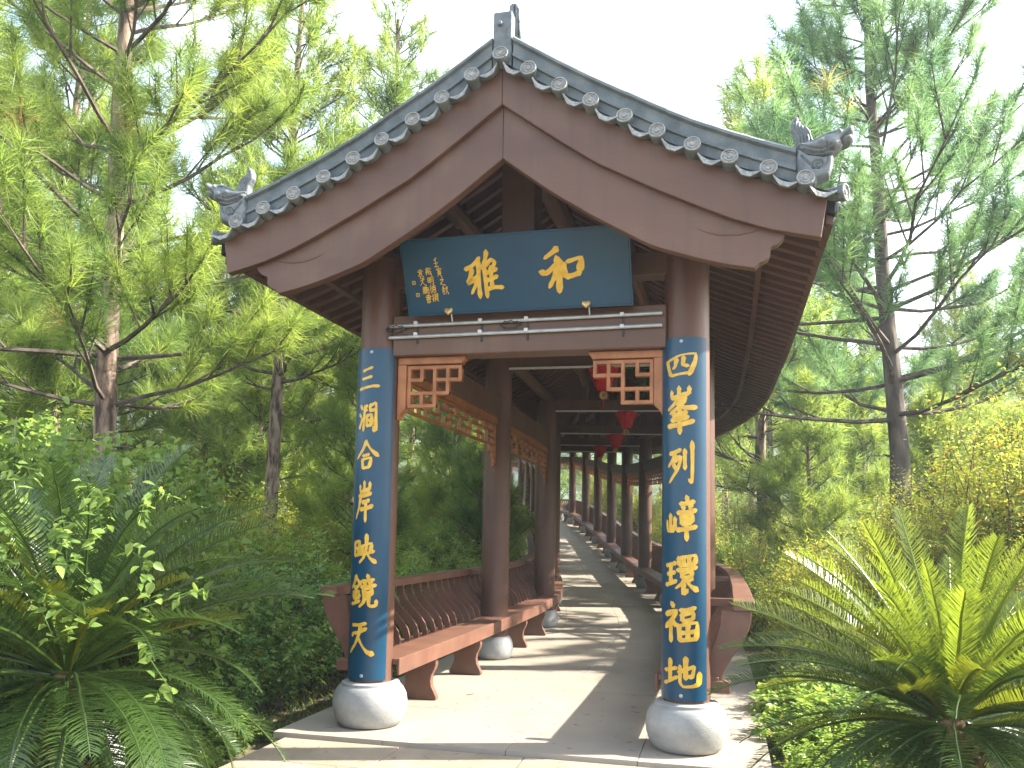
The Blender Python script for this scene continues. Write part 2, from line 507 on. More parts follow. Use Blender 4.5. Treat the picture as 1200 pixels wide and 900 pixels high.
# --- beams
def beam_along(s0, s1, lat0, lat1, z0, z1, name, m=WOODH, step=0.75, parent=gallery):
    n = max(2, int(round((s1 - s0) / step)) + 1)
    b = MB()
    b.sweep([(lat0, z0), (lat1, z0), (lat1, z1), (lat0, z1)], list(np.linspace(s0, s1, n)), lambda s, a, c: W(s, a, c))
    return obj(name, b.mesh(name, bevel=0.006 if s1 < 9 else 0), m, parent)
for k in range(NF - 1):
    for sd in (-1, 1):
        lo, hi = sorted((sd * 1.13, sd * 1.27))
        beam_along(FS[k] + 0.14, FS[k + 1] - 0.14, lo, hi, 2.85, 3.10, 'side_beam')
def cross_beam(s, z0, z1, th, half, name, off=0.0):
    b = MB()
    M = Matrix.Rotation(ang(s), 4, 'Z')
    p = W(s + off, 0, (z0 + z1) / 2)
    b.box(p, (half * 2, th, z1 - z0), M)
    return obj(name, b.mesh(name, bevel=0.008 if s < 9 else 0), WOODH, gallery)
cross_beam(0, 2.85, 3.17, 0.22, 1.06, 'tie_beam')
for k, s in enumerate(FS):
    if k:
        cross_beam(s, 3.47, 3.64, 0.16, 1.22, 'tie_beam')
    else:
        cross_beam(s, 3.40, 3.58, 0.16, 1.22, 'tie_beam')

# --- roof section
VX = [0, .197, .408, .62, .841, 1.05, 1.272, 1.50, 1.734, 1.95, 2.17, 2.4]
VZ = [4.715, 4.585, 4.448, 4.318, 4.192, 4.072, 3.958, 3.855, 3.765, 3.682, 3.605, 3.53]
def zr(lat):
    return float(np.interp(abs(lat), VX, VZ))
LATS = list(np.linspace(0, 2.13, 16))
roof = obj('roof', None, None, gallery)
S0R = -0.86
stR = [S0R] + list(np.arange(-0.5, S_END, 0.5))
deck = MB()
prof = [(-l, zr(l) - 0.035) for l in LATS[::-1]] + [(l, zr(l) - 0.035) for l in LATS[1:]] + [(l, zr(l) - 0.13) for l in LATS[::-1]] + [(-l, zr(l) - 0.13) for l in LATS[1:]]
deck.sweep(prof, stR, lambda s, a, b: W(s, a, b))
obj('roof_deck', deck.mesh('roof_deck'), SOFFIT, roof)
# purlins: ridge, middle pair, eave pair
for l, r in ((0, .09), (-.62, .075), (.62, .075), (-1.2, .09), (1.2, .09)):
    b = MB()
    zz = zr(l) - 0.13 - 0.085 - r
    b.tube([W(q, l, zz) for q in [S0R + 0.12] + list(np.arange(0, S_END, 1.25))], r, 10)
    obj('purlin', b.mesh('purlin', smooth=True), WOODH, gallery)
# rafters: inner rafters run from the ridge past the columns, flying rafters carry the eave edge
inner_proto, fly_proto = {}, {}
def rafter_mesh(l0, l1, top, dep, wid, sd, name):
    b = MB()
    ls = list(np.linspace(l0, l1, 4))
    pr = [(l, zr(l) - top) for l in ls] + [(l, zr(l) - top - dep) for l in ls[::-1]]
    b.prism(pr, lambda p: Vector((sd * p[0], -wid / 2, p[1])), lambda p: Vector((sd * p[0], wid / 2, p[1])))
    return b.mesh(name)
rm = {}
for sd in (-1, 1):
    rm[sd, 'u'] = rafter_mesh(0.10, 0.60, 0.128, 0.085, 0.06, sd, 'upper_rafter')
    rm[sd, 'i'] = rafter_mesh(0.64, 1.74, 0.128, 0.095, 0.065, sd, 'rafter')
    rm[sd, 'f'] = rafter_mesh(1.70, 2.10, 0.125, 0.070, 0.075, sd, 'flying_rafter')
SP = 0.205
q = S0R + 0.13
ri = 0
far_r = {key: MB() for key in rm}
while q < S_END - 0.5:
    for key in rm:
        sd, ty = key
        if ri < 70:
            o = obj(rm[key].name.split('.')[0], rm[key], RAFT, roof)
            o.location = W(q, 0, 0)
            o.rotation_euler = (0, 0, ang(q))
        else:
            M = Matrix.Translation(W(q, 0, 0)) @ Matrix.Rotation(ang(q), 4, 'Z')
            far_r[key].add([M @ v.co for v in rm[key].vertices], [tuple(p.vertices) for p in rm[key].polygons])
    q += SP
    ri += 1
for key, b in far_r.items():
    o = obj(rm[key].name.split('.')[0], b.mesh('rafters_far', fix=False), RAFT, roof, kind='stuff')
# eave boards: the edge fascia and the board where the flying rafters start
for sd in (-1, 1):
    for l0, l1, dz0, dz1, nm in ((2.085, 2.125, 0.06, 0.185, 'eave_fascia'), (1.705, 1.745, 0.12, 0.245, 'eave_board')):
        b = MB()
        b.sweep([(sd * l0, zr(l0) - dz1), (sd * l1, zr(l1) - dz1), (sd * l1, zr(l1) - dz0), (sd * l0, zr(l0) - dz0)], [S0R + 0.05] + list(np.arange(-0.5, S_END, 0.5)), lambda s, a, c: W(s, a, c))
        obj(nm, b.mesh(nm), RAFT, roof)

# --- bargeboards on the gable
YG = -0.90
def lerp_tab(t, x):
    return float(np.interp(x, [p[0] for p in t], [p[1] for p in t]))
UB = [(0, -.315), (.66, -.372), (1.21, -.355), (1.53, -.36), (1.73, -.358), (2.1, -.31)]
LBo = [(0, -.68), (.32, -.715), (.66, -.73), (.99, -.735), (1.42, -.665), (1.66, -.62)]
for sd in (-1, 1):
    ls = list(np.linspace(0.0, 2.085, 26))
    up = [(l, zr(l) - 0.05) for l in ls]
    lw = [(l, zr(l) + lerp_tab(UB, l)) for l in ls]
    lw = lw[:-1] + [(2.045, zr(2.05) + lerp_tab(UB, 2.05))]
    b = MB()
    b.prism(up + lw[::-1], lambda p: Vector((sd * (p[0] + 0.0006), YG, p[1])), lambda p: Vector((sd * (p[0] + 0.0006), YG + 0.07, p[1])))
    obj('bargeboard', b.mesh('bargeboard', bevel=0.004), WOODH, gallery)
    # thin bead along the lower edge of the upper board
    b = MB()
    pts = [Vector((sd * p[0], YG - 0.002, p[1] + 0.008)) for p in lw]
    # lower board, with a scalloped end
    ls = list(np.linspace(0.0, 1.655, 24))
    up = [(l, zr(l) - 0.20) for l in ls] + [(1.84, zr(1.84) - 0.20)]
    lw = [(l, zr(l) + lerp_tab(LBo, l)) for l in ls]
    end = [(1.838, 3.475), (1.832, 3.432), (1.838, 3.395), (1.826, 3.352), (1.790, 3.318), (1.752, 3.305), (1.745, 3.290), (1.748, 3.262), (1.735, 3.232), (1.705, 3.212), (1.682, 3.205), (1.672, 3.192)]
    b = MB()
    b.prism(up + end + lw[::-1], lambda p: Vector((sd * (p[0] + 0.0006), YG + 0.045, p[1])), lambda p: Vector((sd * (p[0] + 0.0006), YG + 0.125, p[1])))
    obj('bargeboard', b.mesh('bargeboard', bevel=0.004), WOODH, gallery)
    # carved cloud line on the lower board
    b = MB()
    cl = [(1.30, 3.452), (1.36, 3.425), (1.45, 3.40), (1.55, 3.395), (1.65, 3.41), (1.72, 3.435)]
    b.tube([Vector((sd * x, YG + 0.046, z)) for x, z in cl], [.002, .006, .007, .007, .006, .002], 6)
    obj('carved_line', b.mesh('carved_line', smooth=True), WOODH, gallery)

# king post behind the name board, and the short posts of the frames behind
b = MB(); b.box((-0.05, -0.055, 3.79), (0.26, 0.22, 1.24)); obj('king_post', b.mesh('king_post', bevel=0.008), WOODH, gallery)
for k, s in enumerate(FS):
    b = MB()
    M = Matrix.Rotation(ang(s), 4, 'Z')
    b.box(W(s, 0, 3.94) + Vector((0, 0.06, 0)), (0.14, 0.12, 0.88), M)
    obj('king_post', b.mesh('king_post'), WOODH, gallery)
    for sd in (-1, 1):
        b = MB()
        b.box(W(s, sd * 0.62, 3.70) + Vector((0, 0.06, 0)), (0.12, 0.12, 0.36), M)
        obj('strut_post', b.mesh('strut_post'), WOODH, gallery)

# --- roof tiles
# rows of cover tiles over the slope, one barrel row per step
TS = 0.235
barrels = MB()
q = S0R + 0.25
nrow = 0
eave_tops = []
while q < S_END - 0.4:
    for sd in (-1, 1):
        ls = np.linspace(0.05, 2.16, 9)
        vs, fs = [], []
        for l in ls:
            for w in (0, 45, 90, 135, 180):
                a = math.radians(w)
                vs.append(W(q + 0.058 * math.cos(a), sd * l, zr(l) - 0.035 + 0.06 * math.sin(a)))
        for i in range(len(ls) - 1):
            for j in range(4):
                fs.append((i * 5 + j, i * 5 + j + 1, (i + 1) * 5 + j + 1, (i + 1) * 5 + j))
        barrels.add(vs, fs)
        eave_tops.append((q, sd))
    q += TS
    nrow += 1
bm_ = barrels.mesh('tile_row', fix=False); sm(bm_, 50)
obj('tile_row', bm_, TILE, roof, kind='stuff')
pan = MB()
pan.sweep([(sd_l, zr(sd_l) - 0.022) for sd_l in np.linspace(-2.15, 2.15, 31)], [-0.93] + list(np.arange(-0.5, S_END, 0.5)), lambda s, a, c: W(s, a, c), closed=False)
obj('tile_bed', pan.mesh('tile_bed'), TILE, roof)

# eave end tile: disc (as a moulded end face) and the drip tile that hangs beside it
def disc_mesh(r=0.055, L=0.30):
    """barrel tile whose disc end looks to -Y"""
    b = MB()
    n = 18
    b.lathe([(0.004, 0.006), (r * 0.25, 0.008), (r * 0.33, 0.0), (r * 0.52, 0.001), (r * 0.6, 0.007), (r * 0.68, 0.001), (r * 0.82, 0.001), (r * 0.86, 0.009), (r * 0.98, 0.009), (r, 0.0), (r, -0.03), (r * 0.85, -0.03), (r * 0.85, -L), (r * 0.5, -L)], n)
    vs = [(x, -z, y) for x, y, z in b.v]
    b.v = vs
    return b.mesh('end_tile', smooth=40)
def drip_mesh(w=0.165, L=0.22, hang=0.040):
    """curved pan tile with a scalloped lip, lip looks to -Y"""
    b = MB()
    n = 12
    top, bot, back = [], [], []
    for i in range(n + 1):
        t = -1 + 2 * i / n
        x = t * w / 2
        sag = -0.030 * (1 - t * t)
        sc = 0.006 * abs(math.sin(3 * math.pi * (t + 1) / 2))
        hgt = hang * (0.35 + 0.65 * (1 - t * t)) - sc
        top.append((x, 0, sag)); bot.append((x, -0.014, sag - hgt)); back.append((x, L, sag + 0.0))
    th = 0.014
    for A, B in ((top, bot),):
        for i in range(n):
            vs = [A[i], A[i + 1], B[i + 1], B[i]]
            vs2 = [(p[0], p[1] + th, p[2]) for p in vs]
            b.add(vs + vs2, [(0, 1, 2, 3), (7, 6, 5, 4), (3, 2, 6, 7), (0, 4, 5, 1), (1, 5, 6, 2), (0, 3, 7, 4)])
    for i in range(n):
        vs = [top[i], top[i + 1], back[i + 1], back[i]]
        vs2 = [(p[0], p[1], p[2] - th) for p in vs]
        b.add(vs + vs2, [(0, 1, 2, 3), (7, 6, 5, 4), (0, 4, 5, 1), (2, 6, 7, 3)])
    return b.mesh('drip_tile', smooth=40)
DISC, DRIP = disc_mesh(), drip_mesh()
def two_tone(me, face_mat, body_mat, test):
    me.materials.clear(); me.materials.append(body_mat); me.materials.append(face_mat)
    for p in me.polygons:
        p.material_index = 1 if test(p.center) else 0
two_tone(DISC, TILEFACE, TILE, lambda c: c.y < 0.012)
two_tone(DRIP, TILEFACE, TILE, lambda c: c.y < 0.006)
# gable verge: discs and drips along the slope, facing the front
vl = [0.0, .197, .408, .62, .841, 1.05, 1.272, 1.50, 1.734, 1.95]
for i, l in enumerate(vl):
    for sd in ((1,) if i == 0 else (-1, 1)):
        o = obj('end_tile', DISC, None, roof)
        o.location = (sd * l, YG - 0.075 + random.uniform(-.006, .006), zr(l) + 0.005)
        o.rotation_euler = (math.radians(-14 + random.uniform(-3, 3)), random.uniform(0, 6.28) * 0, random.uniform(-.04, .04))
for i in range(len(vl)):
    l = (vl[i] + (vl[i + 1] if i + 1 < len(vl) else 2.16)) / 2
    sl = (zr(l + .05) - zr(l - .05)) / .1
    for sd in (-1, 1):
        o = obj('drip_tile', DRIP, None, roof)
        o.location = (sd * l, YG - 0.07 + random.uniform(-.005, .005), zr(l) - 0.022)
        o.rotation_euler = (0, -math.atan(sl) * sd * 0.8, 0)
# corner tiles turned outwards
for sd in (-1, 1):
    o = obj('end_tile', DISC, None, roof)
    o.location = (sd * 2.19, YG + 0.02, zr(2.13) - 0.005)
    o.rotation_euler = (0, 0, sd * math.radians(62))
# eaves: discs and drips facing outwards along both sides
far_e = MB(); far_d = MB()
for i, (q, sd) in enumerate(eave_tops):
    for me_, l, dz, off, fb in ((DISC, 2.175, 0.0, 0, far_e), (DRIP, 2.15, -0.028, TS / 2, far_d)):
        M = Matrix.Translation(W(q + off, sd * l, zr(2.15) + dz)) @ Matrix.Rotation(ang(q) + sd * math.pi / 2, 4, 'Z') @ Matrix.Rotation(math.radians(17), 4, 'X')
        if i < 90:
            o = obj('end_tile' if me_ is DISC else 'drip_tile', me_, None, roof)
            o.matrix_world = M
        elif i % 1 == 0 and q < 24:
            fb.add([M @ v.co for v in me_.vertices], [tuple(p.vertices) for p in me_.polygons])
obj('end_tile', far_e.mesh('end_tile_far', fix=False), TILE, roof, kind='stuff')
obj('drip_tile', far_d.mesh('drip_tile_far', fix=False), TILE, roof, kind='stuff')

# verge ridge: moulded ridge tiles in lengths, following the slope
RY = -0.855
RP = [(-.060, -.03), (-.060, .055), (-.078, .062), (-.078, .082), (-.060, .090), (-.060, .165), (-.085, .178), (-.085, .198), (-.050, .225), (.050, .225), (.085, .198), (.085, .178), (.060, .165), (.060, -.03)]
cuts = [0.075, .33, .59, .85, 1.11, 1.37, 1.63, 1.90]
for sd in (-1, 1):
    for i in range(len(cuts) - 1):
        st = list(np.linspace(cuts[i] + 0.0003, cuts[i + 1] - 0.0003, 4))
        j = random.uniform(-.005, .005)
        b = MB()
        b.sweep(RP, st, lambda l, a, c: Vector((sd * l, RY + a, zr(l) + c * 0.95 + j)))
        obj('ridge_tile', b.mesh('ridge_tile'), TILE, roof)
# main ridge along the top of the walk
b = MB()
b.sweep([(p[0], 4.66 + p[1] * 1.5) for p in RP], [-0.7] + list(np.arange(0, S_END, 0.9)), lambda s, a, c: W(s, a, c))
obj('ridge', b.mesh('ridge'), TILE, roof)

# inflated relief shapes for the clay finials
def inflate(poly, res, T, D, carve=(), bumps=(), name='relief'):
    P = np.array(poly, float)
    lo, hi = P.min(0) - res, P.max(0) + res
    xs = np.arange(lo[0], hi[0] + res, res); zs = np.arange(lo[1], hi[1] + res, res)
    X, Z = np.meshgrid(xs, zs)
    pts = np.stack([X.ravel(), Z.ravel()], 1)
    A, B = P, np.roll(P, -1, 0)
    inside = np.zeros(len(pts), bool)
    for a, b in zip(A, B):
        c = ((a[1] > pts[:, 1]) != (b[1] > pts[:, 1]))
        with np.errstate(divide='ignore', invalid='ignore'):
            xi = (b[0] - a[0]) * (pts[:, 1] - a[1]) / (b[1] - a[1]) + a[0]
        inside ^= c & (pts[:, 0] < xi)
    def segd(a, b):
        ab = b - a
        t = np.clip(((pts - a) @ ab) / max(ab @ ab, 1e-12), 0, 1)
        q = a + t[:, None] * ab
        return np.linalg.norm(pts - q, axis=1), q
    d = np.full(len(pts), 1e9); near = pts.copy()
    for a, b in zip(A, B):
        dd, q = segd(a, b)
        m = dd < d
        d[m] = dd[m]; near[m] = q[m]
    keep = inside | (d < res * 0.75)
    snap = ~inside & keep
    pos = pts.copy()
    pos[snap] = near[snap]
    dd = np.where(inside, d, 0)
    t = np.clip(dd / D, 0, 1)
    h = T * (0.25 + 0.75 * np.sqrt(1 - (1 - t) ** 2))
    for line, wd, dep in carve:
        L = np.array(line, float)
        cd = np.full(len(pts), 1e9)
        for a, b in zip(L[:-1], L[1:]):
            cd = np.minimum(cd, segd(a, b)[0])
        h = h - dep * np.exp(-(cd / wd) ** 2)
    for c, r, hh in bumps:
        h = h + hh * np.exp(-(np.linalg.norm(pts - np.array(c), axis=1) / r) ** 2)
    h = np.maximum(h, 0.006)
    nxx, nzz = len(xs), len(zs)
    i, j = np.meshgrid(np.arange(nzz - 1), np.arange(nxx - 1), indexing='ij')
    a = (i * nxx + j).ravel()
    Q = np.stack([a, a + 1, a + nxx + 1, a + nxx], 1)
    Q = Q[keep[Q].all(1)]
    used = np.unique(Q); idx = -np.ones(len(pts), int); idx[used] = np.arange(len(used))
    n = len(used)
    Vf = np.stack([pos[used, 0], -h[used], pos[used, 1]], 1)
    Vb = np.stack([pos[used, 0], h[used], pos[used, 1]], 1)
    Qf = idx[Q]
    faces = [tuple(q) for q in Qf] + [tuple(q[::-1] + n) for q in Qf]
    ec = {}
    for q in Qf:
        for u, v in zip(q, np.roll(q, -1)):
            ec[(u, v)] = 1
    for (u, v) in list(ec):
        if (v, u) not in ec:
            faces.append((v, u, u + n, v + n))
    me = bpy.data.meshes.new(name)
    me.from_pydata(np.concatenate([Vf, Vb]).tolist(), [], faces)
    bm = bmesh.new(); bm.from_mesh(me)
    bmesh.ops.recalc_face_normals(bm, faces=bm.faces); bm.to_mesh(me); bm.free()
    sm(me, 60)
    return me
def Zp(L):      # traced outline in sketch units -> metres
    k = 0.00505 / 6.93
    return [(1.735 + x * k, 4.195 - y * k) for x, y in L]
def spiral(cx, cz, r0, r1, turns, n=26, ph=0.0):
    return [(cx + (r0 + (r1 - r0) * i / n) * math.cos(ph + turns * 2 * math.pi * i / n), cz + (r0 + (r1 - r0) * i / n) * math.sin(ph + turns * 2 * math.pi * i / n)) for i in range(n + 1)]
fin = Zp([(232, 400), (225, 290), (195, 225), (190, 165), (215, 115), (250, 88), (275, 78), (262, 120), (275, 165), (320, 195), (350, 235), (362, 290), (380, 330), (340, 390), (270, 420)])
fin_c = [(Zp([(262 - 12 * i + 20, 110), (225 + 20 * i, 160), (222 + 26 * i, 220), (262 + 26 * i, 280), (268 + 28 * i, 350)]), 0.0055, 0.012) for i in range(4)]
head = Zp([(235, 360), (300, 352), (380, 330), (440, 295), (500, 270), (560, 264), (600, 272), (650, 255), (680, 236), (698, 250), (692, 300), (690, 365), (665, 392), (610, 410), (575, 450), (530, 485), (460, 500), (380, 490), (310, 465), (260, 430)])
head_c = [(Zp([(690, 318), (655, 325), (610, 340), (585, 372), (600, 392)]), 0.008, 0.025), (Zp([(260, 385), (330, 420), (420, 440), (500, 425)]), 0.006, 0.014), (Zp([(290, 430), (360, 462), (440, 470), (520, 450)]), 0.006, 0.014),
          (Zp([(300, 368), (380, 355), (460, 320), (560, 300)]), 0.006, 0.014), (Zp([(470, 400), (480, 440), (530, 460), (570, 440)]), 0.006, 0.012)]
head_b = [(Zp([(572, 296)])[0], 0.014, 0.030), (Zp([(520, 400)])[0], 0.035, 0.028), (Zp([(655, 275)])[0], 0.02, 0.016), (Zp([(430, 378)])[0], 0.02, 0.016)]
basep = Zp([(235, 400), (330, 470), (450, 495), (530, 475), (528, 560), (515, 620), (495, 672), (400, 700), (380, 740), (230, 740), (225, 560)])
base_c = [(spiral(*Zp([(405, 575)])[0], 0.004, 0.036, 1.6), 0.006, 0.014), (Zp([(265, 490), (300, 530), (340, 570), (360, 600), (410, 610)]), 0.006, 0.013), (Zp([(480, 500), (478, 560), (440, 610)]), 0.006, 0.012)]
FIN_M = inflate(fin, 0.0055, 0.042, 0.03, fin_c, name='finial_tail')
HEAD_M = inflate(head, 0.0055, 0.085, 0.055, head_c, head_b, name='finial_head')
BASE_M = inflate(basep, 0.0055, 0.075, 0.025, base_c, name='finial_base')
for sd in (-1, 1):
    hd = obj('dragon_finial', BASE_M, DRAGON, roof)
    hd.location = (0, RY - 0.02, 0.0); hd.scale = (sd, 1, 1)
    for m_, nm, dy in ((HEAD_M, 'dragon_finial', 0.0), (FIN_M, 'dragon_finial', 0.005)):
        o = obj('dragon_head' if m_ is HEAD_M else 'dragon_tail', m_, DRAGON, roof)
        o.location = (0, RY - 0.02 + dy, 0); o.scale = (sd, 1, 1)
# apex finial: post with a boss and curled crest behind it
b = MB()
b.box((-0.004, -0.86, 4.86), (0.132, 0.10, 0.40))
apx = obj('apex_finial', b.mesh('apex_finial', bevel=0.006), DRAGON, roof)
b = MB(); b.lathe([(0.002, 0.03), (0.014, 0.026), (0.020, 0.012), (0.018, 0), (0.026, -0.01)], 14); b.v = [(x - 0.02, -0.912 - z, y + 4.975 - 0.4 * z) for x, y, z in b.v]
obj('apex_boss', b.mesh('apex_boss', smooth=True), DRAGON, roof)
crest = [(-.02, 4.70), (.085, 4.70), (.095, 4.90), (.082, 5.02), (.072, 5.12), (.050, 5.155), (.012, 5.160), (-.012, 5.14), (-.014, 5.09), (-.030, 5.085), (-.036, 5.05), (-.02, 5.03)]
CR = inflate([(x, z) for x, z in crest], 0.006, 0.055, 0.02, [([(.03, 5.13), (.035, 5.05), (.02, 5.0)], .006, .02), ([(.055, 5.1), (.062, 4.98), (.06, 4.85)], .005, .012)], name='apex_crest')
o = obj('apex_crest', CR, DRAGON, roof); o.location = (0.02, -0.76, 0.025)

# --- hanging lattice: corner brackets at the entrance
def bracket(sd):
    k = 0.000555
    cx = [105, 288, 480, 672, 862]; rz = [235, 415, 605, 785]
    def PX(x): return sd * (1.035 - (1020 - x) * k)
    def PZ(yy): return 2.848 - (yy - 95) * k
    fr = MB()
    # frame: top rail with an ogee end and side stile with an ogee foot
    top = [(20, 97), (1018, 97), (1018, 195), (892, 195), (62, 195), (72, 180), (58, 160), (40, 150), (25, 130)]
    fr.prism(top, lambda p: Vector((PX(p[0]), -0.045, PZ(p[1]))), lambda p: Vector((PX(p[0]), 0.045, PZ(p[1]))))
    side = [(894, 199), (1018, 199), (1018, 985), (1000, 975), (985, 930), (940, 870), (894, 830)]
    fr.prism(side, lambda p: Vector((PX(p[0]), -0.045, PZ(p[1]))), lambda p: Vector((PX(p[0]), 0.045, PZ(p[1]))))
    f = obj('lattice_bracket', fr.mesh('lattice_bracket', bevel=0.003), LATT, gallery)
    t = 26
    bars = [('h', 0, 0, 4), ('h', 1, 0, 2), ('h', 1, 3, 4), ('h', 2, 1, 4), ('h', 3, 2, 4), ('v', 0, 0, 1), ('v', 1, 0, 2), ('v', 2, 0, 3), ('v', 3, 0, 1), ('v', 3, 2, 3), ('v', 4, 0, 3)]
    for n, (o_, i, a, c) in enumerate(bars):
        m = MB()
        dy = 0.0 if o_ == 'h' else 0.0016
        if o_ == 'h':
            x0, x1, y0, y1 = cx[a] - t, cx[c] + t, rz[i] - t, rz[i] + t
        else:
            x0, x1, y0, y1 = cx[i] - t, cx[i] + t, rz[a] - t, rz[c] + t
        m.box(((PX(x0) + PX(x1)) / 2, 0, (PZ(y0) + PZ(y1)) / 2), (abs(PX(x1) - PX(x0)), 0.046 + 2 * dy, abs(PZ(y1) - PZ(y0))))
        obj('lattice_bar', m.mesh('lattice_bar', bevel=0.003), LATT, f)
for sd in (-1, 1):
    bracket(sd)

# hanging lattice along each bay
def lattice(k, sd):
    s0, s1 = FS[k] + 0.165, FS[k + 1] - 0.165
    L = s1 - s0
    lat = 1.2 * sd
    near = k < 3
    def bar(b, u0, u1, z0, z1, th=0.036):
        n = 3 if (u1 - u0) > 0.6 else 2
        b.sweep([(lat - th / 2, z0), (lat + th / 2, z0), (lat + th / 2, z1), (lat - th / 2, z1)], list(np.linspace(s0 + u0, s0 + u1, n)), lambda s, a, c: W(s, a, c))
    b = MB()
    bar(b, 0, L, 2.775, 2.848, 0.07)                     # top rail
    p = obj('hanging_lattice', b.mesh('hanging_lattice'), LATT, gallery)
    g = MB()
    t = 0.022
    rows = [2.745, 2.665, 2.585, 2.505]
    bar(g, 0.03, L - 0.03, rows[0], rows[0] + t)
    bar(g, 0.03, L - 0.03, rows[3], rows[3] + t)
    # stepped feet at both ends
    for e in (0, 1):
        f = (lambda u: u) if e == 0 else (lambda u: L - u)
        def bb(u0, u1, z0, z1, th=0.036):
            a_, c_ = sorted((f(u0), f(u1))); bar(g, a_, c_, z0, z1, th)
        bb(0.0, 0.026, 2.27, 2.775); bb(0.12, 0.142, 2.36, 2.745, .034); bb(0.25, 0.272, 2.42, 2.505, .034)
        bb(0.026, 0.142, 2.36, 2.382); bb(0.026, 0.272, 2.42, 2.442); bb(0.026, 0.09, 2.27, 2.292); bb(0.068, 0.09, 2.292, 2.36, .034)
    # offset cells between the two long rails
    cw = 0.168
    n = int((L - 0.06) / cw)
    cw = (L - 0.06) / n
    for i in range(n + 1):
        u = 0.03 + i * cw
        if i % 2 == 0:
            bar(g, u - t / 2, u + t / 2, rows[1] + (0 if i % 4 else t), rows[0], .034)
            if i % 4 == 0:
                bar(g, u - t / 2, u + t / 2, rows[3] + t, rows[2], .034)
        else:
            bar(g, u - t / 2, u + t / 2, rows[3] + t, rows[1], .034)
            bar(g, u - t / 2 - cw * .45, u - t / 2 - cw * .45 + t, rows[1] + t, rows[0], .034)
        if i < n:
            bar(g, u, u + cw * (1.0 if i % 3 else .5), rows[1], rows[1] + t)
            if i % 3 != 1:
                bar(g, u, u + cw, rows[2], rows[2] + t)
    obj('fretwork', g.mesh('fretwork', fix=False), LATT, p)
for k in range(NF - 1):
    for sd in (-1, 1):
        lattice(k, sd)

# stone steps down from the far climbing part
for i in range(12):
    s_ = 29.2 + i * 0.62
    b = MB()
    p = W(s_, -2.05, -0.26)
    b.box((0, 0, 0), (0.58, 0.60, 0.9), None)
    o = obj('stone_step', b.mesh('stone_step', bevel=0.01), STONE2, None, label='pale stone step beside the climbing far end of the walkway', category='step', group='stone steps along the climbing walkway')
    o.location = p; o.rotation_euler = (0, 0, ang(s_))

# ================================================================ BENCHES
SPL = [(1.320, .475), (1.326, .535), (1.348, .595), (1.395, .655), (1.460, .715), (1.520, .775), (1.562, .84), (1.585, .905), (1.592, .965)]
def splat_mesh():
    b = MB()
    w = [.024, .027, .031, .033, .033, .032, .031, .031, .033]
    o1, o2 = [], []
    for i, (l, z) in enumerate(SPL):
        l0, z0 = SPL[max(i - 1, 0)]; l1, z1 = SPL[min(i + 1, len(SPL) - 1)]
        d = Vector((l1 - l0, z1 - z0)).normalized()
        o1.append((l + d.y * w[i], z - d.x * w[i])); o2.append((l - d.y * w[i], z + d.x * w[i]))
    n = len(SPL)
    for i in range(n - 1):
        q = [o1[i], o1[i + 1], o2[i + 1], o2[i]]
        vs = [(p[0], -0.011, p[1]) for p in q] + [(p[0], 0.011, p[1]) for p in q]
        fs = [(0, 1, 2, 3), (7, 6, 5, 4), (0, 4, 5, 1), (2, 6, 7, 3)]
        if i == 0: fs.append((0, 3, 7, 4))
        if i == n - 2: fs.append((1, 5, 6, 2))
        b.add(vs, fs)
    me = b.mesh('splat')
    bm = bmesh.new(); bm.from_mesh(me); bmesh.ops.remove_doubles(bm, verts=bm.verts, dist=1e-5); bmesh.ops.recalc_face_normals(bm, faces=bm.faces); bm.to_mesh(me); bm.free()
    return me
SPLAT = splat_mesh()
def end_plate():
    """broad S shaped board closing the backrest"""
    b = MB()
    out = [(1.645, .965), (1.645, .90), (1.625, .82), (1.585, .74), (1.535, .67), (1.490, .60), (1.455, .53), (1.44, .475), (1.315, .475), (1.33, .56), (1.36, .66), (1.40, .76), (1.43, .86), (1.44, .965)]
    b.prism(out, lambda p: Vector((p[0], -0.03, p[1])), lambda p: Vector((p[0], 0.03, p[1])))
    return b.mesh('end_board', bevel=0.003)
ENDP = end_plate()
def leg_mesh():
    b = MB()
    R = [(.170, 0), (.172, .03), (.150, .075), (.125, .12), (.118, .17), (.126, .22), (.152, .27), (.165, .31), (.160, .375)]
    out = R + [(-x, z) for x, z in R[::-1]]
    b.prism(out, lambda p: Vector((p[0], -0.035, p[1])), lambda p: Vector((p[0], 0.035, p[1])))
    return b.mesh('leg', bevel=0.004)
LEG = leg_mesh()
side_word = {-1: 'slope side', 1: 'valley side'}
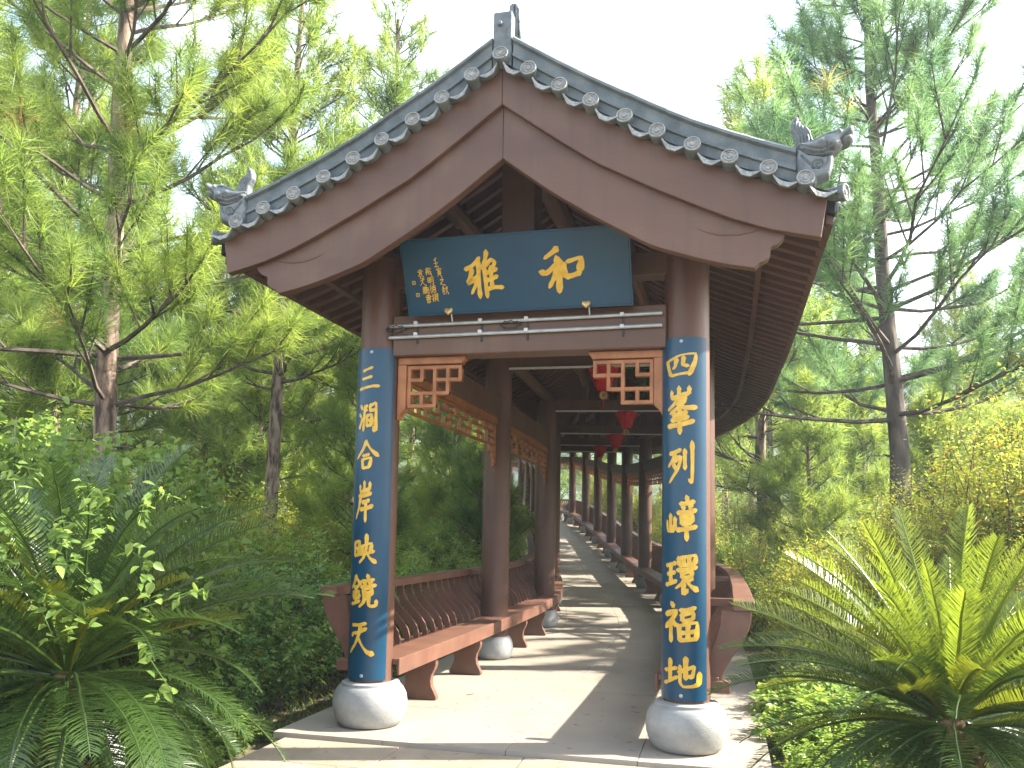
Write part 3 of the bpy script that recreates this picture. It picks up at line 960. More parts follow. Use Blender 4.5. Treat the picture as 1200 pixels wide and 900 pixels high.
def bench(k, sd):
    s0, s1 = (FS[k] + 0.02 if k == 0 else FS[k] + 0.002), FS[k + 1] - 0.002
    near = (k < 2) or (sd == 1 and k < 3)
    if k == 0 and sd == -1:
        lab = 'sunlit brown bench with curved splats joined to the left couplet column'
    elif k == 0:
        lab = 'brown bench with boxed back rail behind the right couplet column'
    elif k == 1 and sd == -1:
        lab = 'sunlit brown bench between the second and third columns of the open side'
    else:
        lab = 'shaded brown walkway bench further along between plain columns'
    t = thing('bench', lab, 'bench', W((s0 + s1) / 2, sd * 1.2, 0), 'benches built between the gallery columns')
    base = Vector(t.location)
    n = 4 if k > 1 else 3
    st = list(np.linspace(s0, s1, n))
    def part(b, nm, bev=0.0):
        b.v = [tuple(Vector(p) - base) for p in b.v]
        return obj(nm, b.mesh(nm, bevel=bev), BENCH, t)
    def sw(prof, stations=st):
        b = MB()
        b.sweep([(sd * a, z) for a, z in prof], stations, lambda s, a, c: W(s, a, c))
        return b
    part(sw([(1.0, .455), (1.42, .455), (1.42, .50), (1.0, .50)]), 'seat', 0.004)
    part(sw([(.975, .375), (.998, .375), (.998, .502), (.975, .502)]), 'seat_apron', 0.004)
    part(sw([(1.52, .965), (1.67, .965), (1.67, 1.036), (1.52, 1.036)]), 'back_rail', 0.005)
    for u in (1.06, 2.5):
        o = obj('leg', LEG, BENCH, t)
        q = FS[k] + u
        o.location = W(q, sd * 1.185, 0) - base
        o.rotation_euler = (0, 0, ang(q))
    if k == 0:
        o = obj('end_board', ENDP, BENCH, t)
        o.location = W(s0 + 0.05, 0, 0) - base
        o.scale = (sd, 1, 1)
        b = MB(); b.box(W(s0 + 0.04, sd * 1.42, .43) - base, (0.16, 0.10, 0.085)); obj('seat_bracket', b.mesh('seat_bracket', bevel=0.004), BENCH, t)
    for q in ([FS[k] + 0.1] if k else [FS[0] + 0.36]):
        b = MB(); b.box(W(q, sd * 1.44, 1.0) - base, (0.20, 0.055, 0.06), Matrix.Rotation(ang(q), 4, 'Z')); obj('rail_tie', b.mesh('rail_tie', bevel=0.003), BENCH, t)
    m = 16
    us = np.linspace(s0 + 0.14, s1 - 0.06, m)
    if near:
        for q in us:
            o = obj('splat', SPLAT, BENCH, t)
            o.location = W(q, 0, 0) - base
            o.rotation_euler = (0, 0, ang(q)); o.scale = (sd, 1, 1)
    else:
        b = MB()
        for q in us:
            M = Matrix.Translation(W(q, 0, 0) - base) @ Matrix.Rotation(ang(q), 4, 'Z') @ Matrix.Diagonal((sd, 1, 1, 1))
            b.add([M @ v.co for v in SPLAT.vertices], [tuple(p.vertices) for p in SPLAT.polygons])
        obj('splat', b.mesh('splat_row'), BENCH, t, kind='stuff')
for k in range(NF - 1):
    for sd in (-1, 1):
        bench(k, sd)

# ================================================================ LETTERING
GL = {
 'san': "22,20 45,13 66,6|20,52 45,47 64,42|4,92 35,86 70,80 96,80",
 'jian': "12,14 22,24|5,42 16,50|4,88 12,78 24,56|36,16 33,50 30,96|36,18 50,13|36,30 48,27|60,14 74,10 88,5 89,50 88,93 78,86|62,16 64,32|64,30 86,26|48,48 49,82|48,48 70,44 70,78|50,63 68,61|50,80 69,77",
 'he2': "50,0 32,32 4,60|50,4 68,28 97,50|36,50 62,45|34,64 38,94|34,64 70,57 63,90|38,92 63,88",
 'an': "46,0 46,20|24,10 27,25 72,18|73,3 71,18|18,36 80,28|28,38 20,66 3,94|38,52 72,46|30,70 88,60|56,50 56,100",
 'ying': "10,28 12,73|10,30 33,24 32,69|12,48 31,46|12,71 32,67|46,40 48,63|46,40 82,30 77,57|38,66 92,55|63,4 63,44 53,76 36,94|63,58 77,78 99,92",
 'jing': "26,2 16,24 1,42|26,8 46,28|16,38 38,34|11,54 41,50|26,36 26,82|12,62 18,73|42,60 36,71|5,90 43,79|70,0 74,9|52,18 92,12|60,22 64,31|83,18 77,28|48,37 99,29|57,44 60,65|57,44 85,39 83,61|60,54 82,51|60,65 82,61|64,67 58,83 43,98|76,64 76,89 85,95 100,91 100,76",
 'tian': "12,8 42,6 70,1|12,42 16,34 45,28 72,16|50,6 44,34 28,66 1,94|42,46 58,70 76,88 99,95",
 'si': "4,34 10,62 18,92|6,34 50,12 95,6 93,40 76,92|38,26 34,54 26,66|60,20 58,50 74,56|20,93 50,87 78,83",
 'feng': "46,0 46,18|22,8 24,22 74,13|77,0 75,13|42,22 30,36 8,48|38,30 66,24 46,42 16,56|40,34 62,44 98,43|26,60 70,54|22,71 74,64|10,84 90,73|49,48 49,100",
 'lie': "10,28 52,18|32,24 22,44 3,60|26,44 52,38 40,68 8,100|24,54 36,66|66,20 66,66|90,0 91,50 89,99 78,92",
 'zhang': "17,42 17,74|3,56 6,78 33,73|33,50 33,73|70,0 73,8|50,16 94,10|58,20 62,28|85,16 79,26|42,37 99,30|54,44 56,63|54,44 87,39 85,59|56,53 84,50|56,63 84,59|40,77 100,68|70,42 70,100",
 'huan': "3,30 37,22|7,52 35,46|20,26 20,72|1,80 39,68|46,10 48,28|46,10 95,2 93,24|60,10 61,26|76,6 77,24|48,28 92,24|42,41 99,32|56,48 57,60|56,48 85,43 83,55|57,60 82,56|66,60 54,76 37,88|60,73 60,100 71,91|86,60 73,69|66,65 81,81 101,92",
 'fu': "24,0 31,9|3,30 39,20 24,44 1,63|22,44 22,98|28,46 39,57|50,18 93,10|56,28 57,44|56,28 87,23 85,40|57,44 84,40|47,57 50,95|47,57 97,48 95,91|50,75 94,69|72,54 72,90|50,93 94,88",
 'di': "3,46 41,35|22,12 22,76|1,86 20,77 43,62|46,48 78,33 86,30 81,62 71,58|65,4 65,68|50,28 50,78 59,91 84,89 99,80 101,48",
 'he': "44,3 30,13 12,24|2,54 16,56 34,42 50,31|41,24 45,50 42,99|41,42 34,64 19,89|46,48 52,62|54,37 59,67|64,34 97,27 91,57|60,67 93,59",
 'ya': "1,36 22,28 42,12|20,36 10,58 4,66 28,56|38,18 35,60 34,99|34,50 26,70 12,90|62,0 56,18 44,36|52,30 53,70 54,99|56,30 72,18 82,24 74,36|56,46 86,38|56,62 86,54|54,82 76,78 99,79|70,34 70,80",
 'ren': "62,0 22,22 40,26|46,24 50,96|20,58 80,52|24,98 82,92", 'yin': "50,0 54,10|16,18 20,30|18,22 88,14 82,26|30,36 76,32|34,48 34,78|34,48 74,44 74,76|36,62 72,60|36,78 74,74|54,32 54,78|42,84 22,100|66,82 84,98",
 'zhi': "46,4 58,16|22,36 74,30 22,82|22,78 50,88 96,96", 'qiu': "36,4 14,16|4,36 50,28|28,12 28,98|26,42 4,72|30,46 46,60|60,24 66,44|94,16 84,36|78,6 76,48 54,96|78,50 100,92",
 'dai': "8,18 52,12|30,2 30,28|16,34 50,30|18,36 20,56|50,32 48,54|20,46 48,44|6,62 62,54|24,70 12,92|44,66 54,84|64,4 72,50 98,96|92,48 66,86|84,8 92,20",
 'ming': "8,20 10,76|8,22 36,18 34,72|10,46 34,44|10,76 34,70|56,10 54,60 42,98|56,12 92,6 90,94 78,88|58,36 88,32|58,60 88,56",
 'de': "26,4 6,28|30,28 4,56|20,46 20,98|42,18 94,10|66,2 66,30|46,34 90,30 88,50 48,54 46,34|40,64 96,58|44,74 38,92|58,72 62,92 84,90|86,70 96,84",
 'zhuan': "4,30 38,22|22,4 22,90 10,86|4,66 40,52|46,10 66,8 64,28 48,30|74,8 96,4 94,24 76,28|46,44 98,38|56,36 56,62|86,32 86,58|42,68 100,60|58,74 40,96|80,70 98,92",
 'yuan': "24,12 78,6|50,0 50,26|8,30 94,22|34,36 34,50|34,36 70,32 68,48 34,50|46,52 10,84|40,66 40,96 56,86|76,54 60,64|54,60 96,94",
 'peng': "12,12 8,60 0,94|12,12 28,10 26,90|36,10 32,92|36,12 50,8 48,90|10,40 48,34|66,4 58,20|62,22 90,16 88,40 62,44|60,24 62,66|62,56 98,50 92,92 80,86|56,76 84,72",
 'shu': "22,12 78,6 76,36 24,42|6,28 96,20|50,0 50,60|14,56 88,48|30,66 30,98|30,66 72,62 70,96|32,82 70,78|30,98 72,94",
}
def smooth_line(P, n):
    P = np.array(P, float)
    if len(P) == 2:
        d = P[1] - P[0]
        nrm = np.array([-d[1], d[0]]) * 0.035
        P = np.array([P[0], P[0] + d / 2 + nrm * (1 if d[0] > abs(d[1]) else 0.4), P[1]])
    Q = np.concatenate([[2 * P[0] - P[1]], P, [2 * P[-1] - P[-2]]])
    out = []
    for i in range(1, len(Q) - 2):
        p0, p1, p2, p3 = Q[i - 1:i + 3]
        for t in np.linspace(0, 1, n, endpoint=False):
            a = 0.5 * ((2 * p1) + (-p0 + p2) * t + (2 * p0 - 5 * p1 + 4 * p2 - p3) * t * t + (-p0 + 3 * p1 - 3 * p2 + p3) * t ** 3)
            lin = p1 + (p2 - p1) * t
            out.append(0.45 * a + 0.55 * lin)
    out.append(P[-1])
    return np.array(out)
def glyph(key, place, pen, n=5, lift=0.0004):
    """brush strokes of one character; place(u,v,h): box coordinates 0..100 (v down), h metres proud"""
    rg = np.random.default_rng(abs(hash(key)) % 1000 if False else sum(map(ord, key)))
    b = MB()
    for si, stn in enumerate(GL[key].split('|')):
        P = [tuple(map(float, p.split(','))) for p in stn.split()]
        L = smooth_line(P, n)
        m = len(L)
        T = np.gradient(L, axis=0)
        T /= np.linalg.norm(T, axis=1)[:, None] + 1e-9
        N = np.stack([-T[:, 1], T[:, 0]], 1)
        u = np.linspace(0, 1, m)
        horiz = abs(L[-1, 0] - L[0, 0]) > abs(L[-1, 1] - L[0, 1])
        w = pen * (0.88 if horiz else 1.08) * (0.80 + 0.30 * np.exp(-(u / .16) ** 2) + 0.22 * np.exp(-((1 - u) / .2) ** 2)) * (1 + rg.normal(0, .04, m))
        leg = L[-1] - L[0]
        if leg[0] < -8 and leg[1] > 12:      # left-falling strokes thin out
            w *= 1.08 - 0.55 * u ** 1.6
        if leg[0] > 15 and leg[1] > 12:      # right-falling strokes swell
            w *= 0.75 + 0.65 * np.exp(-((u - .82) / .25) ** 2)
        w[0] *= .72; w[-1] *= .62
        sk = np.array([0.35, 0.35]) * w[0]
        tip0 = L[0] - T[0] * w[0] * .38 - sk * .35; tip1 = L[-1] + T[-1] * w[-1] * .45
        A = L + N * w[:, None] / 2; B = L - N * w[:, None] / 2
        h = 0.0015 + lift * si
        vs = [place(*tip0, h)] + [place(*p, h) for p in A] + [place(*p, h) for p in B] + [place(*tip1, h)]
        fs = [(0, 1, 1 + m)] + [(1 + i, 2 + i, 2 + m + i, 1 + m + i) for i in range(m - 1)] + [(m, 2 * m + 1, 2 * m)]
        b.add(vs, fs)
    return b

# couplet boards: curved enamel panels wrapped round the entrance columns
def couplet(cx, centre_deg, keys, zs, hts, wds, label, dx):
    t = thing('couplet_board', label, 'sign', (cx, 0, 0.353))
    R0, R1 = COLR + 0.006, COLR + 0.014
    half = math.radians(64)
    c0 = math.radians(-90 + centre_deg)
    z0, z1 = 0.353 - 0.353, 2.905 - 0.353
    b = MB()
    n = 30
    prof = [(R0, c0 - half + 2 * half * i / n) for i in range(n + 1)] + [(R1, c0 + half - 2 * half * i / n) for i in range(n + 1)]
    b.sweep(prof, [z0, z1], lambda z, r, a: Vector((r * math.cos(a), r * math.sin(a), z)))
    obj('panel', b.mesh('panel', smooth=30), BLUE, t)
    for key, zc, ht, wd in zip(keys, zs, hts, wds):
        def place(u, v, h, zc=zc, ht=ht, wd=wd):
            a = c0 + ((u - 50) / 100 * wd + dx) / R1
            r = R1 + h
            return Vector((r * math.cos(a), r * math.sin(a), zc - 0.353 + (50 - v) / 100 * ht))
        g = glyph(key, place, 14.5)
        obj('character', g.mesh('character', fix=False), GOLD, t)
    for zz, off in ((z1 - 0.03, 0), (z0 + 0.035, 0)):
        s_ = MB(); s_.lathe([(.002, .006), (.010, .005), (.014, 0)], 12)
        vs = []
        for x, y, z in s_.v:
            vs.append(Vector((R1 + z, 0, 0)) + Vector((0, x, y)))
        M = Matrix.Rotation(c0 + 0.03, 4, 'Z')
        s_.v = [tuple((M @ p) + Vector((0, 0, zz))) for p in vs]
        obj('screw', s_.mesh('screw'), STEEL, t)
couplet(-1.2, -3, ['san', 'jian', 'he2', 'an', 'ying', 'jing', 'tian'], [2.665, 2.365, 2.06, 1.705, 1.34, 1.02, .66],
        [.20, .235, .225, .30, .235, .245, .245], [.19, .175, .205, .175, .21, .225, .215], 'curved blue couplet board on the column nearest the shaded cycad', -0.012)
couplet(1.2, -12, ['si', 'feng', 'lie', 'zhang', 'huan', 'fu', 'di'], [2.705, 2.375, 2.005, 1.61, 1.225, .885, .545],
        [.18, .325, .285, .30, .27, .27, .225], [.235, .235, .205, .225, .235, .245, .265], 'curved blue couplet board on the column nearest the sunlit cycad', 0.0)

# name board
def name_board():
    pb = Vector((-0.026, -0.235, 3.145)); top = Vector((-0.034, -0.455, 3.645))
    upv = (top - pb); H = upv.length; upv.normalize()
    xv = Vector((1, 0, 0.006)).normalized()
    nv = xv.cross(upv).normalized()          # towards the viewer
    Wd = 1.69
    t = thing('name_board', 'tilted blue name board with two large gold characters over the entrance', 'sign', pb)
    def P(u, v, h):                          # u,v from the lower left corner in metres
        return xv * (u - Wd / 2) + upv * v + nv * h
    b = MB()
    o8 = [(0, 0), (Wd, 0), (Wd, H), (0, H)]
    b.prism(o8, lambda p: P(p[0], p[1], 0.0), lambda p: P(p[0], p[1], -0.045))
    obj('panel', b.mesh('panel', bevel=0.003), BLUEM, t)
    b = MB()
    e = 0.012
    for (u0, v0, u1, v1) in ((-e, -e, Wd + e, 0), (-e, H, Wd + e, H + e), (-e, 0, 0, H), (Wd, 0, Wd + e, H)):
        b.prism([(u0, v0), (u1, v0), (u1, v1), (u0, v1)], lambda p: P(p[0], p[1], 0.002), lambda p: P(p[0], p[1], -0.048))
    obj('edge_trim', b.mesh('edge_trim'), BLUEM, t)
    def put(key, uc, vc, wd, ht, pen, nm='character'):
        g = glyph(key, lambda u, v, h: P(uc + (u - 50) / 100 * wd, vc + (50 - v) / 100 * ht, h), pen, lift=0.0003)
        obj(nm, g.mesh(nm, fix=False), GOLD, t)
    put('ya', .364 * Wd, H * .49, .285, .335, 12.5)
    put('he', .709 * Wd, H * .50, .32, .325, 16.0)
    for col, u0, v0, v1, du in ((['ren', 'yin', 'zhi', 'qiu'], .150, .76, .25, .016), (['dai', 'ming', 'de', 'zhuan'], .110, .64, .16, .010), (['yuan', 'tian', 'peng', 'shu'], .072, .62, .15, .014)):
        for i, kx in enumerate(col):
            hh = (v0 - v1) * H / 4
            put(kx, u0 * Wd + du * i, (v0 - (v0 - v1) * (i + .5) / 4) * H, .052, hh * .95, 13.0, 'inscription_character')
    for u, v in ((.036, .44), (.048, .27)):
        b = MB()
        r = 0.014
        for (u0, v0, u1, v1) in ((-r, -r, r, -r * .7), (-r, r * .7, r, r), (-r, -r * .65, -r * .7, r * .65), (r * .7, -r * .65, r, r * .65), (-r * .3, -r * .5, -r * .1, r * .5), (r * .2, -r * .5, r * .4, r * .3)):
            q = [(u * Wd + a, v * H + c) for a, c in ((u0, v0), (u1, v0), (u1, v1), (u0, v1))]
            b.add([P(a, c, .0015) for a, c in q], [(0, 1, 2, 3)])
        obj('seal_mark', b.mesh('seal_mark', fix=False), GOLD, t)
    hrt = [(0, -.034), (.030, -.006), (.034, .012), (.026, .026), (.012, .027), (0, .018), (-.012, .027), (-.026, .026), (-.034, .012), (-.030, -.006)]
    hm = inflate(hrt, 0.004, 0.014, 0.014, name='clasp')
    for u in (.185, .806):
        o = obj('clasp', hm, BRASS, t)
        p = P(u * Wd, 0.015, 0.012)
        o.location = p
        o.rotation_euler = (math.atan2(-nv.z, -nv.y) * 0 - 0.35, 0, 0)
        b = MB(); b.tube([p + Vector((0.02, 0.01, -.02)), p + Vector((.022, .03, -.075))], .005, 6)
        obj('bolt', b.mesh('bolt'), STEEL, t)
name_board()

# conduits along the entrance beam
for z, lab in ((3.087, 'upper thin steel conduit pipe along the entrance beam'), (2.998, 'lower thin steel conduit pipe along the entrance beam')):
    t = thing('conduit', lab, 'pipe', (-0.06, -0.135, z))
    b = MB(); b.tube([(-1.02, 0, -0.008), (0.1, 0, 0.001), (1.09, 0, 0.010)], 0.0135, 10)
    obj('pipe', b.mesh('pipe', smooth=True), STEEL, t)
    for x in (-.80, -.28, .08, .80):
        b = MB(); b.box((x, -0.004, 0.012), (0.03, 0.034, 0.026)); obj('clip', b.mesh('clip', bevel=0.003), WHITEP, t)
        b = MB(); b.box((x + 0.006, 0.018, -0.035), (0.014, 0.010, 0.05)); obj('clip_strap', b.mesh('clip_strap'), BLACKP, t)
for x, lab in ((-0.10, 'black cable loop tied between the conduit pipes in the middle'), (-1.02, 'black cable tail between the conduit pipes beside the column')):
    b = MB()
    pts = [(0.075 * math.cos(a), -0.004 * a, 0.028 * math.sin(a) + (0.012 if k % 2 else 0)) for k, a in enumerate(np.linspace(0, 4.2 * math.pi, 40))]
    b.tube(pts, 0.004, 6)
    o = obj('cable', b.mesh('cable', smooth=True), BLACKP, None, label=lab, category='cable'); o.location = (x, -0.125, 3.045)

# pale light tubes under the inner tie beams, and the hanging lanterns
for k in range(1, 6):
    s = FS[k]
    b = MB()
    M = Matrix.Rotation(ang(s), 4, 'Z')
    b.box((0, 0, 0), (2.1, 0.03, 0.022), M)
    o = obj('light_tube', b.mesh('light_tube'), WHITEP, None, label='slim pale light tube fixed below an inner tie beam', category='light tube', group='light tubes under the tie beams')
    o.location = W(s - 0.10, 0, 3.312)
    o.location.z = W(s, 0, 0).z + 3.457
def lantern():
    t = thing('lantern', 'red felt stepped hanging lantern with gold medallion and tassel', 'lantern', (0, 0, 0), 'red lanterns hanging along the ceiling')
    tiers = [(.225, .0, -.055), (.20, -.055, -.12), (.165, -.12, -.20), (.135, -.20, -.275), (.105, -.275, -.33)]
    ks = []
    for r, z0, z1 in tiers:
        b = MB()
        n = 24
        vs, fs = [], []
        for i in range(n):
            a = 2 * math.pi * i / n
            zz = z1 - (0.012 if i % 2 else 0)
            for rr, zq in ((r, z0), (r * 0.985, zz), (r - 0.01, zz), (r - 0.012, z0)):
                vs.append((rr * math.cos(a), rr * math.sin(a), zq))
        for i in range(n):
            j = (i + 1) % n
            for c in range(3):
                fs.append((i * 4 + c, j * 4 + c, j * 4 + c + 1, i * 4 + c + 1))
            fs.append((i * 4 + 3, j * 4 + 3, j * 4, i * 4))
        b.add(vs, fs)
        b.lathe([(0.01, z0 - .004), (r - 0.012, z0 - .004), (r - 0.012, z0 - .010), (0.01, z0 - .010)], 24)
        ks.append(obj('tier', b.mesh('tier'), RED, t))
    b = MB(); b.tube([(0, 0, -.465), (0, 0, -.62)], [.006, .010], 6)
    ks.append(obj('tassel', b.mesh('tassel'), RED, t))
    b = MB(); b.tube([(0, 0, -.33), (0, 0, -.365)], .004, 6); ks.append(obj('cord', b.mesh('cord'), RED, t))
    b = MB()
    n = 20
    for ring, rr, th in ((.040, .010, .012),):
        pts = [(ring * math.cos(a), 0, -.415 + ring * math.sin(a)) for a in np.linspace(0, 2 * math.pi, n + 1)]
        b.tube(pts, rr, 6, cap=False)
    for i in range(10):
        a = 2 * math.pi * i / 10
        b.tube([((.055 + .012 * math.cos(x)) * math.cos(a) - .012 * math.sin(x) * math.sin(a), 0, -.415 + (.055 + .012 * math.cos(x)) * math.sin(a) + .012 * math.sin(x) * math.cos(a)) for x in np.linspace(0, 2 * math.pi, 9)], .004, 5, cap=False)
    b.lathe([(.002, .01), (.018, .006), (.02, -.006), (.002, -.01)], 10, c=(0, 0, -.415))
    ks.append(obj('medallion', b.mesh('medallion', smooth=True), BRASS, t))
    return t, ks
lan, lan_parts = lantern()
for i, k in enumerate(range(1, 5)):
    if i == 0:
        t = lan
    else:
        t = lan.copy(); COL.objects.link(t)
        for p in lan_parts:
            c = p.copy(); COL.objects.link(c); c.parent = t
    t.location = W(FS[k], 0.08, 3.452)
    t.scale = (.78, .78, .78)
    t.rotation_euler = (0, 0, ang(FS[k]) + random.uniform(-.4, .4))

# ================================================================ VEGETATION
def unit(v):
    return v / (np.linalg.norm(v, axis=-1, keepdims=True) + 1e-9)
def needle_mesh(pos, dirs, per, ln, wd, spread, tints, rg, name='crown', droop=0.10):
    n = len(pos)
    p = np.repeat(pos, per, 0); d = np.repeat(dirs, per, 0)
    r = unit(rg.normal(size=(n * per, 3)))
    nd = unit(d * (1 - spread) + r * spread)
    nd[:, 2] -= droop * rg.random(n * per)
    nd = unit(nd)
    L = ln * rg.uniform(.7, 1.1, n * per)
    side = unit(np.cross(nd, unit(rg.normal(size=(n * per, 3)))))
    base = p + d * rg.uniform(-.10, .04, (n * per, 1)) * (ln / .22)
    tip = base + nd * L[:, None]
    V = np.stack([base - side * wd / 2, base + side * wd / 2, tip + side * wd * .12, tip - side * wd * .12], 1).reshape(-1, 3)
    F = np.arange(n * per * 4).reshape(-1, 4)
    t = np.repeat(tints, per); t = np.where(t > .95, t, np.clip(t + rg.normal(0, .06, n * per), 0, .91))
    return mesh_np(name, V, F, np.repeat(t, 4))
def pine_mesh(H, hc, Lm, whorl, nb, per, ln, wd, trunk_r, seed, spread=.62, bend=0.3, shape='tall', tuft_step=.20, dead=6, sub=6, lean=(0, 0)):
    rg = np.random.default_rng(seed)
    b = MB()
    zt = np.linspace(0, H, 9)
    wob = np.cumsum(rg.normal(0, .05, (9, 2)), 0) * H / 13
    wob[0] = 0
    def axis(z):
        return np.array([np.interp(z, zt, wob[:, 0]) + lean[0] * z, np.interp(z, zt, wob[:, 1]) + lean[1] * z, z])
    b.tube([axis(z) for z in zt], [trunk_r * (1.15 if i == 0 else 1) * (1 - .82 * z / H) + .012 for i, z in enumerate(zt)], 10)
    P, D = [], []
    z = hc
    while z < H - .15:
        f = (z - hc) / (H - hc)
        if shape == 'tall':
            L = Lm * (1 - .78 * f) * (.7 + .3 * min(1, f * 6 + .4))
        else:
            L = Lm * (1 - .9 * f)
        k = nb + rg.integers(-1, 2)
        a0 = rg.uniform(0, 6.28)
        for j in range(k):
            a = a0 + 6.283 * j / k + rg.normal(0, .25)
            l = L * rg.uniform(.65, 1.15)
            el = rg.uniform(.05, .45) + .45 * f
            o = axis(z + rg.normal(0, .08))
            pts = [o]
            hd = np.array([math.cos(a), math.sin(a)])
            nseg = 5
            for q in range(1, nseg + 1):
                u = q / nseg
                e = el + bend * (u - .5)
                pts.append(pts[-1] + np.array([hd[0] * math.cos(e), hd[1] * math.cos(e), math.sin(e)]) * l / nseg + rg.normal(0, .035 * l / 2, 3) * [1, 1, .6])
            pts = np.array(pts)
            r0 = trunk_r * .22 * (1 - .6 * f) * (l / max(Lm, .1)) ** .5 + .006
            b.tube(pts, [r0 * (1 - .8 * i / nseg) + .003 for i in range(nseg + 1)], 5)
            ns = max(2, int(sub * l / Lm + 1))
            for m in range(ns):
                u = .32 + .68 * (m + rg.random() * .6) / ns
                u = min(u, 1.0)
                o2 = np.array([np.interp(u * nseg, np.arange(nseg + 1), pts[:, i]) for i in range(3)])
                sd = 1 if m % 2 else -1
                aa = a + sd * rg.uniform(.4, 1.0) * (1 - .5 * u)
                l2 = l * rg.uniform(.22, .42) * (1.15 - .6 * u) + .12
                e2 = el + rg.uniform(0, .6)
                dv = np.array([math.cos(aa) * math.cos(e2), math.sin(aa) * math.cos(e2), math.sin(e2)])
                pe = o2 + dv * l2 * .6 + np.array([0, 0, .10 * l2])
                p3 = pe + unit(dv + np.array([0, 0, .55])) * l2 * .45
                b.tube([o2, pe, p3], [r0 * .4 + .002, r0 * .25 + .002, .004], 4, cap=False)
                nt = max(1, int(l2 / tuft_step))
                for t in range(nt):
                    w = 1 - t * .62 / max(nt, 1)
                    pp = o2 + (pe - o2) * min(1, w * 1.5) if w < .66 else pe + (p3 - pe) * (w - .66) / .34
                    P.append(pp + rg.normal(0, .03, 3)); D.append(unit(dv + np.array([0, 0, .6]) + rg.normal(0, .25, 3)))
            P.append(pts[-1]); D.append(unit(pts[-1] - pts[-2] + np.array([0, 0, .1])))
        z += whorl * rg.uniform(.75, 1.25) * (1 - .35 * f)
    P.append(axis(H)); D.append(np.array([0, 0, 1.0]))
    for j in range(dead):
        z = rg.uniform(.45 * hc, hc * 1.05) if hc > 1 else hc
        a = rg.uniform(0, 6.28); l = rg.uniform(.3, .9)
        o = axis(z)
        e = o + np.array([math.cos(a), math.sin(a), rg.uniform(-.1, .3)]) * l
        b.tube([o, (o + e) / 2 + rg.normal(0, .04, 3), e], [.014, .009, .003], 4, cap=False)
    me_t = b.mesh('trunk', smooth=50, fix=False)
    me_t.materials.append(BARK); me_t.materials.append(BARKD)
    ix = np.ones(len(me_t.polygons), dtype=np.int32); ix[:82] = 0
    me_t.polygons.foreach_set('material_index', ix)
    P, D = np.array(P), np.array(D)
    lowfreq = .5 + .22 * np.sin(P[:, 0] * 2.1 + seed) + .22 * np.sin(P[:, 2] * 1.7 + P[:, 1] * 2.3)
    tints = np.clip(lowfreq * .7 + rg.normal(.12, .16, len(P)), 0, .90)
    brown = rg.random(len(P)) < .008
    tints[brown] = 1.0
    return me_t, needle_mesh(P, D, per, ln, wd, spread, tints, rg)
PINES = {
    'near': pine_mesh(13.0, 2.9, 2.9, .54, 4, 84, .28, .0078, .125, 11, tuft_step=.16, dead=10, sub=9),
    'near2': pine_mesh(12.4, 3.7, 4.3, .52, 5, 64, .29, .0098, .170, 23, tuft_step=.17, dead=9, sub=9),
    'mid_a': pine_mesh(12.0, 4.2, 2.3, .52, 5, 30, .29, .0145, .130, 31, tuft_step=.17, sub=8),
    'mid_b': pine_mesh(11.0, 3.0, 2.2, .50, 5, 30, .29, .0145, .115, 37, tuft_step=.17, sub=8),
    'mid_c': pine_mesh(9.5, 1.8, 2.1, .46, 5, 30, .29, .0145, .100, 41, tuft_step=.17, sub=8),
    'young': pine_mesh(4.6, .45, 1.45, .34, 5, 40, .27, .011, .050, 53, shape='cone', tuft_step=.14, dead=0, sub=8),
    'young_b': pine_mesh(3.4, .35, 1.25, .32, 5, 40, .27, .011, .042, 59, shape='cone', tuft_step=.14, dead=0, sub=8),
}
PINES['near2'][0].materials[0] = BARKD
def pine(kind, x, y, sc=1.0, rot=0.0, label='', group=None, needle=None, tilt=(0, 0), name='pine_tree', crown=None):
    z = float(ground_z(x, y)) - 0.05
    t = thing(name, label, 'pine tree', (x, y, z), group)
    tm, cm = PINES[kind]
    o = obj('trunk', tm, BARK, t)
    if needle is not None:
        key = (kind, needle.name)
        if key not in PINES:
            c2 = cm.copy(); c2.materials.clear(); c2.materials.append(needle); PINES[key] = c2
        cm = PINES[key]
    c = obj('crown', cm, NEEDLE, t)
    t.scale = (sc, sc, sc)
    t.rotation_euler = (tilt[0], tilt[1], rot)
    return t
pine('near', -5.15, 1.72, 1.0, 0.4, 'tall pine with flaky pinkish bark rising behind the shaded cycad', tilt=(0, -0.02))
pine('near2', 4.12, 8.25, 1.0, 2.1, 'big dark pine with long bare limbs on the valley side', needle=NEEDLE_B, tilt=(0, .05))
pine('mid_a', -6.17, 7.16, 1.0, 1.1, 'slender pine with a bare grey trunk and thin dead twigs')
pine('mid_a', -4.6, 8.9, .98, 2.9, 'pine with twisted dark limbs overhanging the roof ridge')
pine('mid_c', 2.5, 15.8, 1.42, .7, 'sunlit yellow green pine top above the right roof slope')
G1 = 'pines in the woods on the uphill side'
G2 = 'pines in the woods on the valley side'
L1_ = 'pine standing among others in the woods uphill of the walkway'
L2_ = 'pine standing among others in the woods on the valley side'
